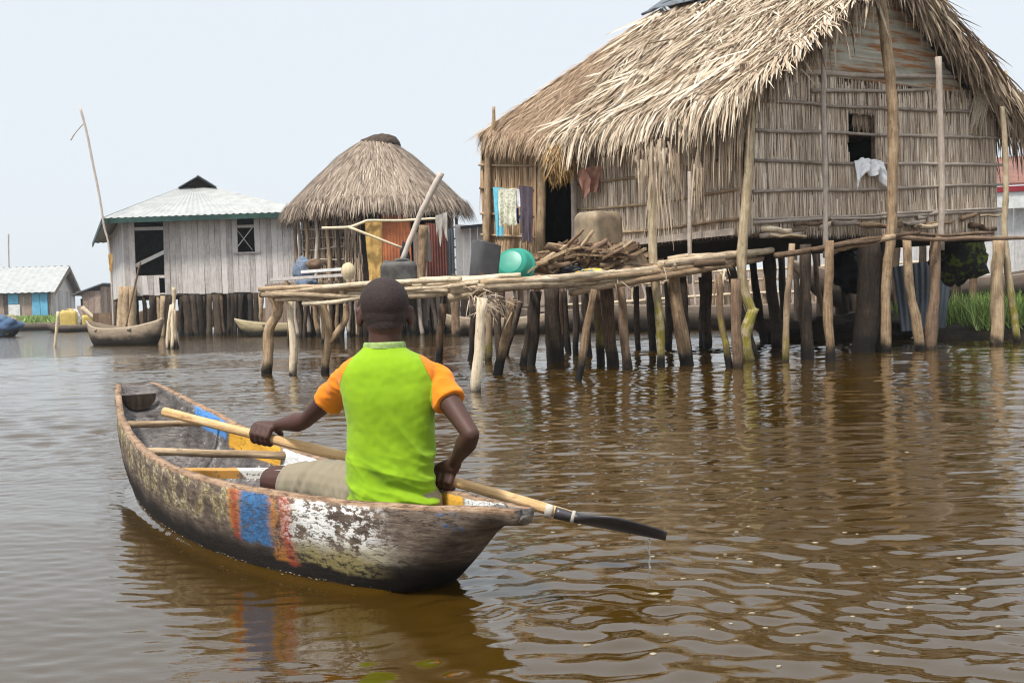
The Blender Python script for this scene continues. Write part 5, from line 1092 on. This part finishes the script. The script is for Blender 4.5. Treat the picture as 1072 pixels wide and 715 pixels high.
# shirt
mb = MB(); rings = []
for z, hw, hd_, cx, cy in ((.198, .138, .108, -.384, 3.335), (.205, .149, .117, -.384, 3.335), (.26, .146, .113, -.382, 3.335), (.33, .139, .106, -.380, 3.337), (.40, .135, .103, -.378, 3.34), (.47, .136, .103, -.377, 3.34), (.53, .143, .104, -.377, 3.34), (.58, .150, .100, -.379, 3.345), (.615, .148, .092, -.382, 3.345), (.642, .125, .080, -.385, 3.345), (.664, .085, .068, -.388, 3.347), (.680, .064, .060, -.389, 3.349), (.690, .059, .057, -.389, 3.35)):
    rings.append([Vc(cx+math.copysign(abs(cos(2*pi*j/48))**.85, cos(2*pi*j/48))*hw, cy+math.copysign(abs(sin(2*pi*j/48))**.85, sin(2*pi*j/48))*hd_, z-.025*(z > .63)*max(0, sin(2*pi*j/48))) for j in range(48)])
RR2 = []
for k in range(49):
    q_ = k/48*(len(rings)-1)
    i0 = int(min(len(rings)-2, q_)); fr_ = q_-i0
    p0, p1, p2, p3 = (rings[max(0, min(len(rings)-1, i0+o_))] for o_ in (-1, 0, 1, 2))
    RR2.append([.5*((2*b2)+(c2-a2)*fr_+(2*a2-5*b2+4*c2-d2)*fr_**2+(3*b2-a2-3*c2+d2)*fr_**3) for a2, b2, c2, d2 in zip(p0, p1, p2, p3)])
mb.loft(RR2, True, True, .5, True)
CUL = SHL.lerp(ELL, .46); CUR = SHR.lerp(ELR, .42)
def sleeve(S_, cuff, inner):
    P = catmull([inner, S_+Vc(0, 0, .004), S_.lerp(cuff, .55), cuff+(cuff-S_).normalized()*.03], 6); mb.tube(P, [float(np.interp(i/(len(P)-1), [0, .33, .7, 1], [.050, .047, .046, .051])) for i in range(len(P))], 22, .5)
sleeve(SHL, CUL-(ELL-SHL).normalized()*.03, Vc(-.44, 3.35, .610)); sleeve(SHR, CUR-(ELR-SHR).normalized()*.03, Vc(-.32, 3.345, .608))
shirt = fuse(mb, .0036, 'shirt', 9); co = arr(shirt); no = nor(shirt)
rag_ = np.zeros(len(co)); disp = np.zeros(len(co))
for i, (x, y, z) in enumerate(co):
    xr = x+.383; s_l = -.070-.030*max(0, (.655-z)/.09)-.115*max(0, (.60-z)/.12)**.0*max(0., min(1, (.655-z)/.16))**2*.35
    # raglan seam: from the collar down to the armpit
    tt = min(1, max(0, (.672-z)/.10)); seam = .080+.060*tt**.65
    rag_[i] = abs(xr)-seam if z > .485 else (abs(xr)-.152)
    q = Vc(x, y, z); low = max(0, min(1, (.40-z)/.14)); f = .75-2.2*abs(noise.noise(Vc(x*4+.6*z, y*4, z*15+x*4.5)))-1.2*abs(noise.noise(Vc(x*8, y*8, z*30+x*10+5)))
    b_ = noise.noise(Vc(x*7, y*7, z*5+3))
    arm_ = max(0, min(1, (abs(xr)-.125)/.03)); f2_ = noise.noise(Vc(x*22, y*22, z*22+9))
    diag = .15-1.8*abs(noise.noise(Vc((x+z*.8)*13, y*5, (x-z)*3+7)))*max(0, min(1, (.52-z)/.2))
    disp[i] = .012*f*low+.003*b_+.006*f2_*arm_+.014*diag
    disp[i] += .0013*noise.noise(Vc(x*48, y*48, z*48+2))+.0034*noise.noise(Vc(x*19+z*3, y*6, z*4.5+11))*(1 if abs(xr) < .13 else .4)+.0042*arm_*(.3-abs(noise.noise(Vc(x*26+z*20, y*20, z*26+4)))*1.6)
setc(shirt, co+no*disp[:, None]); fatt(shirt, 'raglan', rag_); shirt.transform(Matrix.Translation(-POFF))
SM = NT('lime_and_orange_jersey'); ra = SM.att('raglan'); p_ = SM.n('ShaderNodeTexCoord').outputs['Object']; kn_ = SM.noise(SM.vscale(p_, (1, 1, .35)), 900, 2); nz = SM.noise(p_, 14, 4)
nd_ = SM.smooth(SM.noise(p_, 6.5, 5, .6), .36, .62); gcol = SM.mix(nd_, (.225, .395, .009), (.265, .455, .010)); ocol = SM.mix(nd_, (.77, .205, .009), (.86, .25, .012))
c_ = SM.mix(SM.smooth(ra, -.0012, .0012), gcol, ocol); c_ = SM.mix(SM.math('MULTIPLY', SM.math('LESS_THAN', SM.math('ABSOLUTE', ra), .0018), .55), c_, (.30, .20, .005)); SM.col(SM.mix(SM.math('MULTIPLY', kn_, .22), c_, (.08, .12, .0)))
SM.rough(.9); SM.b.inputs['Sheen Weight'].default_value = .12; SM.bump(kn_, .2, .001); so = put('shirt', shirt, SM.m, person)
mb = MB(); rr_ = []
for z, r in ((.680, .0665), (.688, .0655), (.695, .0635), (.699, .060), (.694, .056)): rr_.append([Vc(-.389+cos(2*pi*j/40)*r, 3.349+sin(2*pi*j/40)*r*.96, z-.028*max(0, sin(2*pi*j/40))) for j in range(40)])
mb.loft(rr_, True, False, .5, True); part('collar', mb, M_flat('grey_green_collar_rib', (.30, .40, .14), (.20, .28, .10), .9, 60), so)
# shorts
mb = MB(); mb.limb([Vc(-.44, 3.345, .205), Vc(-.385, 3.34, .215), Vc(-.33, 3.345, .205)], [.097, .100, .097], 20)
KE = Vc(-.43, 3.35, .225).lerp(KNL, .76); mb.limb([Vc(-.44, 3.35, .222), Vc(-.60, 3.45, .244), KE], [.094, .081, .069], 18); KE2 = Vc(-.34, 3.36, .22).lerp(KNR, .8); mb.limb([Vc(-.34, 3.36, .215), Vc(-.42, 3.55, .215), KE2], [.088, .070, .060], 18)
sh = fuse(mb, .0042, 'shorts', 3); co = arr(sh); no = nor(sh); dsp = np.array([.003+.008*noise.noise(Vc((-.86*x+.5*y)*34+z*14, (.5*x+.86*y)*9, z*9))+.004*noise.noise(Vc((-.86*x+.5*y)*70-z*30, y*14, z*16+4)) for x, y, z in co])
setc(sh, co+no*dsp[:, None]); sh.transform(Matrix.Translation(-POFF)); put('shorts', sh, M_cloth('khaki_shorts_cloth', (.30, .255, .18), (.23, .195, .135), 12), person)
mb = MB(); dd = (KNL-Vc(-.43, 3.35, .225)).normalized()
for _ in range(16):
    a = R.uniform(-1.2, 1.8); p = KE+dd*.045+Vc(0, -.055*cos(a), .055*sin(a)); mb.blade(p, dd+Vc(R.gauss(0, .5), -.2, R.gauss(-.4, .6)), R.uniform(.02, .05), .002, Vc(0, -1, 0), .3, .1, 4)
part('loose_threads', mb, MAT['c_white'], person)
# ================================================================== WATER
rs = np.random.RandomState(5)
def spaced(segs):
    out = []
    for a, b, n in segs: out.append(np.linspace(a, b, n, endpoint=False))
    return np.concatenate(out+[np.array([segs[-1][1]])])
def geo(a, b, n): return a*(b/a)**(np.arange(1, n+1)/n)
xs_c = np.concatenate([-geo(3.0, 14, 150)[::-1], np.arange(-3.0, 1.2, .0125), np.arange(1.2, 5, .022), 5+np.cumsum(np.linspace(.03, .09, 90))])
xs = np.concatenate([-geo(14, 700, 36)[::-1], xs_c, geo(xs_c[-1], 700, 36)])
ys_c = np.concatenate([np.arange(1.2, 5.9, .0125), 5.9+np.cumsum(np.linspace(.013, .05, 520))])
ys = np.concatenate([np.linspace(-12, 1.15, 24), ys_c, geo(ys_c[-1], 1000, 66)])
X, Y = np.meshgrid(xs, ys)
dx = np.gradient(xs)[None, :]*np.ones_like(X); dy = np.gradient(ys)[:, None]*np.ones_like(X)
def smoothn(X, Y, sc, seed):
    r = np.random.RandomState(seed); H = np.zeros_like(X)
    for _ in range(7):
        a = r.uniform(0, 2*pi); k = sc*r.uniform(.6, 1.6); H += np.sin(k*(np.cos(a)*X+np.sin(a)*Y)+r.uniform(0, 6.3))
    return H/7**.5
def waves(X, Y, dx, dy):
    H = np.zeros_like(X); gust = .75+.45*smoothn(X, Y, .55, 3); patch = 1.9*np.clip(.5+.6*smoothn(X, Y, 1.1, 31), 0, 1.6)**2
    wx = X+.10*smoothn(X, Y, 3.1, 8); wy = Y+.10*smoothn(X, Y, 2.7, 9)
    for i in range(64):
        lam = .13*(1.3/.13)**rs.uniform(0, 1)**1.25; k = 2*pi/lam; a = pi/2+rs.normal(0, .26 if i % 3 else .6)
        amp = .0042*lam**1.0*rs.uniform(.5, 1.3)*(1.0 if lam < .35 else .5)
        kx, ky = k*cos(a), k*sin(a)
        fade = np.clip(2.2-(abs(kx)*dx+abs(ky)*dy)/1.1, 0, 1)
        ph = kx*wx+ky*wy+rs.uniform(0, 6.3); s_ = np.sin(ph)
        H += amp*fade*(.62*patch+.12 if lam < .30 else .55)*(s_+.18*np.cos(2*ph))
    for i in range(46):
        lam = .045*(.13/.045)**rs.uniform(0, 1); k = 2*pi/lam; a = pi/2+rs.normal(0, .6); kx, ky = k*cos(a), k*sin(a)
        fade = np.clip(2.2-(abs(kx)*dx+abs(ky)*dy)/1.1, 0, 1); H += .0026*lam*(.7+2.6*np.exp(-((X-.9)/1.0)**2-((Y-2.75)/.55)**2)+1.5*np.clip((4.8-Y)/2, 0, 1))*rs.uniform(.4, 1.4)*fade*np.clip(gust+.3, .2, 2)*np.sin(kx*wx+ky*wy+rs.uniform(0, 6.3))
    return H
calm = lambda X, Y: .26+.91*np.clip((Y-3.4)/4.5, 0, 1)
H = waves(X, Y, dx, dy)*calm(X, Y)*1.0
# rings where the paddle drips and the wake of the stern
r = np.hypot(X-.45, Y-3.05); H += .0022*np.sin(r*2*pi/.16)*np.exp(-((r-.45)/.4)**2)
r = np.hypot(X-1.2, Y-2.75); H += .0030*np.sin(r*2*pi/.24+1.5*smoothn(X, Y, 3, 21))*np.exp(-((r-.7)/.5)**2)
r = np.hypot(X-.15, Y-2.7); H += .0022*np.sin(r*2*pi/.13)*np.exp(-((r-.25)/.3)**2)
# canoe: hide the water inside the hull, ripple along its waterline
tt = (X-BS.x)*BAX.x+(Y-BS.y)*BAX.y; pp = (X-BS.x)*BN.x+(Y-BS.y)*BN.y; tt = tt/BL
hn, hf_ = [], []
for (t, N, Fp, zk, zi) in sec:
    c = (N+Fp)*.5; h = (N-Fp)*.5; q = (N.z-0)/(max(.02, N.z-zk)); pc = (c-BS).dot(BN); hw = Vc(h.x, h.y, 0).length
    if q >= 1: hn.append(pc); hf_.append(pc); continue
    a = math.asin(q**(1/.80)); w = cos(a)**.62*hw; hn.append(pc+w); hf_.append(pc-w)
ts_ = [s_[0] for s_ in sec]; PN = np.interp(tt, ts_, hn); PF = np.interp(tt, ts_, hf_)
inside = np.minimum(PN-pp, pp-PF); valid = (tt > .12) & (tt < .90)
dist = np.where(valid, -inside, 9)
H += np.where(dist > -.01, .014*np.exp(-(dist/.018)**2)-.006*np.exp(-((dist-.05)/.03)**2), 0)
H = np.where(valid & (inside > .015), np.minimum(H, -.16), H)
nv = X.size; co = np.stack([X.ravel(), Y.ravel(), H.ravel()], 1).astype(np.float32); ny, nx = X.shape
idx = np.arange(nv).reshape(ny, nx); fc = np.stack([idx[:-1, :-1], idx[:-1, 1:], idx[1:, 1:], idx[1:, :-1]], -1).reshape(-1, 4)
me = bpy.data.meshes.new('water'); me.vertices.add(nv); me.vertices.foreach_set('co', co.ravel()); me.loops.add(fc.size); me.loops.foreach_set('vertex_index', fc.ravel().astype(np.int32))
me.polygons.add(len(fc)); me.polygons.foreach_set('loop_start', np.arange(0, fc.size, 4, dtype=np.int32)); me.polygons.foreach_set('loop_total', np.full(len(fc), 4, dtype=np.int32)); me.polygons.foreach_set('use_smooth', np.ones(len(fc), dtype=bool)); me.update()
s = NT('murky_brown_water'); P = s.n('ShaderNodeNewGeometry').outputs['Position']; s.col(s.mix(s.noise(P, .5, 3), (.038, .0195, .0018), (.052, .028, .0035))); s.rough(.035); s.b.inputs['IOR'].default_value = 1.62; s.b.inputs['Specular IOR Level'].default_value = .5
b1 = s.noise(s.vscale(P, (.55, 1.3, 1)), 38, 3, .55); b2 = s.noise(s.vscale(P, (.6, 1.2, 1)), 5.0, 3, .6)
s.bump(s.math('ADD', s.math('MULTIPLY', b1, .42), b2), .11, .012)
bn0 = s.b.inputs['Normal'].links[0].from_node; b3 = s.math('MULTIPLY', s.noise(s.vscale(P, (1, 2.0, 1)), 2.0, 4, .55), s.smooth(s.n('ShaderNodeSeparateXYZ', {0: P}).outputs[1], 17, 25))
bn = s.n('ShaderNodeBump', {'Strength': .8, 'Distance': .055, 'Height': b3}); s.t.links.new(bn.outputs[0], bn0.inputs['Normal'])
wo = put('water', me, s.m); wo['kind'] = 'structure'
def Hat(x, y):
    j = min(nx-1, max(0, int(np.searchsorted(xs, x)))); i = min(ny-1, max(0, int(np.searchsorted(ys, y)))); return float(H[i, j])
# foam flecks, painted waterline glint and drips
mb = MB()
for i in range(80):
    if i < 48: p = G(R.gauss(700, 130), R.gauss(600, 38))
    else: p = G(R.uniform(430, 1070), R.uniform(430, 700))
    if not (1.5 < p.y < 9): continue
    if abs(p.x-.1) < .25 and abs(p.y-2.95) < .2: continue
    if -1.0 < (p.x-BS.x)*BAX.x+(p.y-BS.y)*BAX.y and p.x < .02: continue
    sz = R.uniform(.002, .006)*(1 if R.random() < .9 else 1.8); z = Hat(p.x, p.y)+.0015; c = Vc(p.x, p.y, z); n = 9
    ring = [c+Vc(cos(2*pi*j/n)*sz*R.uniform(.5, 1.5)*1.5, sin(2*pi*j/n)*sz*R.uniform(.7, 1.3), 0) for j in range(n)]; ring2 = [c+(q-c)*.6+Vc(0, 0, sz*.10) for q in ring]; mb.loft([[q-Vc(0, 0, .006) for q in ring], ring, ring2], True, True, .5, True)
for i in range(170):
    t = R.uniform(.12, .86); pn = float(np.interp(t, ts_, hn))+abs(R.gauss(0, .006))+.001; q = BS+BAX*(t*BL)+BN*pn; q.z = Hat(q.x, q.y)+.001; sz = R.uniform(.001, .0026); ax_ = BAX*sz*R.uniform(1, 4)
    mb.slab([q-ax_, q+BN*sz, q+ax_, q-BN*sz*.5], Vc(0, 0, .002))  # pale chips along the hull stand in for the sky reflection at its waterline
fo = put('foam', mesh_from(mb, 'foam'), M_flat('pale_foam_and_glint', (.36, .32, .25), (.20, .165, .11), .5, 60)); tag(fo, 'pale foam flecks floating round the paddle blade, with a painted sky glint along the hull', 'foam', None, 'stuff')
gm = NT('clear_water_drip'); gm.b.inputs['Base Color'].default_value = (.9, .92, .95, 1); gm.rough(.03); gm.b.inputs['Transmission Weight'].default_value = .85; gm.b.inputs['IOR'].default_value = 1.33
mb = MB(); t_ = PT.lerp(PB, .18); q = Vc(t_.x, t_.y, 0); rr_ = []; z = t_.z-.012
mb.tube([Vc(q.x+.002*sin(k*1.3), q.y, z-(z+.01)*k/12) for k in range(13)], [.0022+.0012*sin(k*2.1) for k in range(13)], 8, .5)
solo('water_drip', mb, gm.m, 'thin thread of water dripping off the black paddle blade', 'drip')

# ================================================================== AIR
mb = MB(); mb.box((0, 480, 4.2), (760, 0, 0), (0, 540, 0), (0, 0, 6.2)); hm = bpy.data.materials.new('humid_air'); hm.use_nodes = True; ht = hm.node_tree
ht.nodes.remove(ht.nodes['Principled BSDF']); pv = ht.nodes.new('ShaderNodeVolumePrincipled'); pv.inputs['Color'].default_value = (.93, .96, 1, 1); pv.inputs['Density'].default_value = .0006; pv.inputs['Anisotropy'].default_value = .2
ht.links.new(pv.outputs[0], [n_ for n_ in ht.nodes if n_.type == 'OUTPUT_MATERIAL'][0].inputs['Volume'])
hz_ = put('haze', mesh_from(mb, 'haze'), hm); hz_['kind'] = 'stuff'
# ================================================================== LIGHT
SUN_EL, SUN_AZ = radians(60), radians(216)      # azimuth from +Y, clockwise: behind the camera, to the left
w = bpy.data.worlds.new('World'); SC.world = w; w.use_nodes = True; nt = w.node_tree; bg = nt.nodes['Background']
sky = nt.nodes.new('ShaderNodeTexSky'); sky.sky_type = 'NISHITA'; sky.sun_disc = False; sky.sun_elevation = SUN_EL; sky.sun_rotation = SUN_AZ; sky.air_density = 1; sky.dust_density = 4; sky.ozone_density = 1
mx = nt.nodes.new('ShaderNodeMix'); mx.data_type = 'RGBA'; mx.inputs[0].default_value = .86; nt.links.new(sky.outputs[0], mx.inputs[6]); mx.inputs[7].default_value = (8.55, 9.2, 9.75, 1)
tc = nt.nodes.new('ShaderNodeTexCoord'); sz_ = nt.nodes.new('ShaderNodeSeparateXYZ'); nt.links.new(tc.outputs['Generated'], sz_.inputs[0])
mr = nt.nodes.new('ShaderNodeMapRange'); mr.interpolation_type = 'SMOOTHSTEP'; nt.links.new(sz_.outputs[2], mr.inputs[0]); mr.inputs[1].default_value = .26; mr.inputs[2].default_value = .75; mr.inputs[3].default_value = 1.0; mr.inputs[4].default_value = 1.38
vm = nt.nodes.new('ShaderNodeVectorMath'); vm.operation = 'SCALE'; nt.links.new(mx.outputs[2], vm.inputs[0]); nt.links.new(mr.outputs[0], vm.inputs['Scale']); nt.links.new(vm.outputs[0], bg.inputs[0]); bg.inputs[1].default_value = .073
ld = bpy.data.lights.new('sun', 'SUN'); ld.energy = 3.1; ld.angle = radians(8); ld.color = (1, .95, .87); lo = bpy.data.objects.new('sun', ld); COL.objects.link(lo)
dv = Vc(sin(SUN_AZ)*cos(SUN_EL), cos(SUN_AZ)*cos(SUN_EL), sin(SUN_EL)); lo.rotation_euler = dv.to_track_quat('Z', 'Y').to_euler(); lo.location = dv*30
SC.view_settings.view_transform = 'Standard'; SC.view_settings.look = 'None'; SC.view_settings.exposure = 0.55; SC.view_settings.gamma = 1
SC.cycles.filter_width = 1.1; SC.render.engine = 'CYCLES'; SC.cycles.use_denoising = True; SC.cycles.max_bounces = 8; SC.cycles.diffuse_bounces = 4; SC.cycles.glossy_bounces = 4
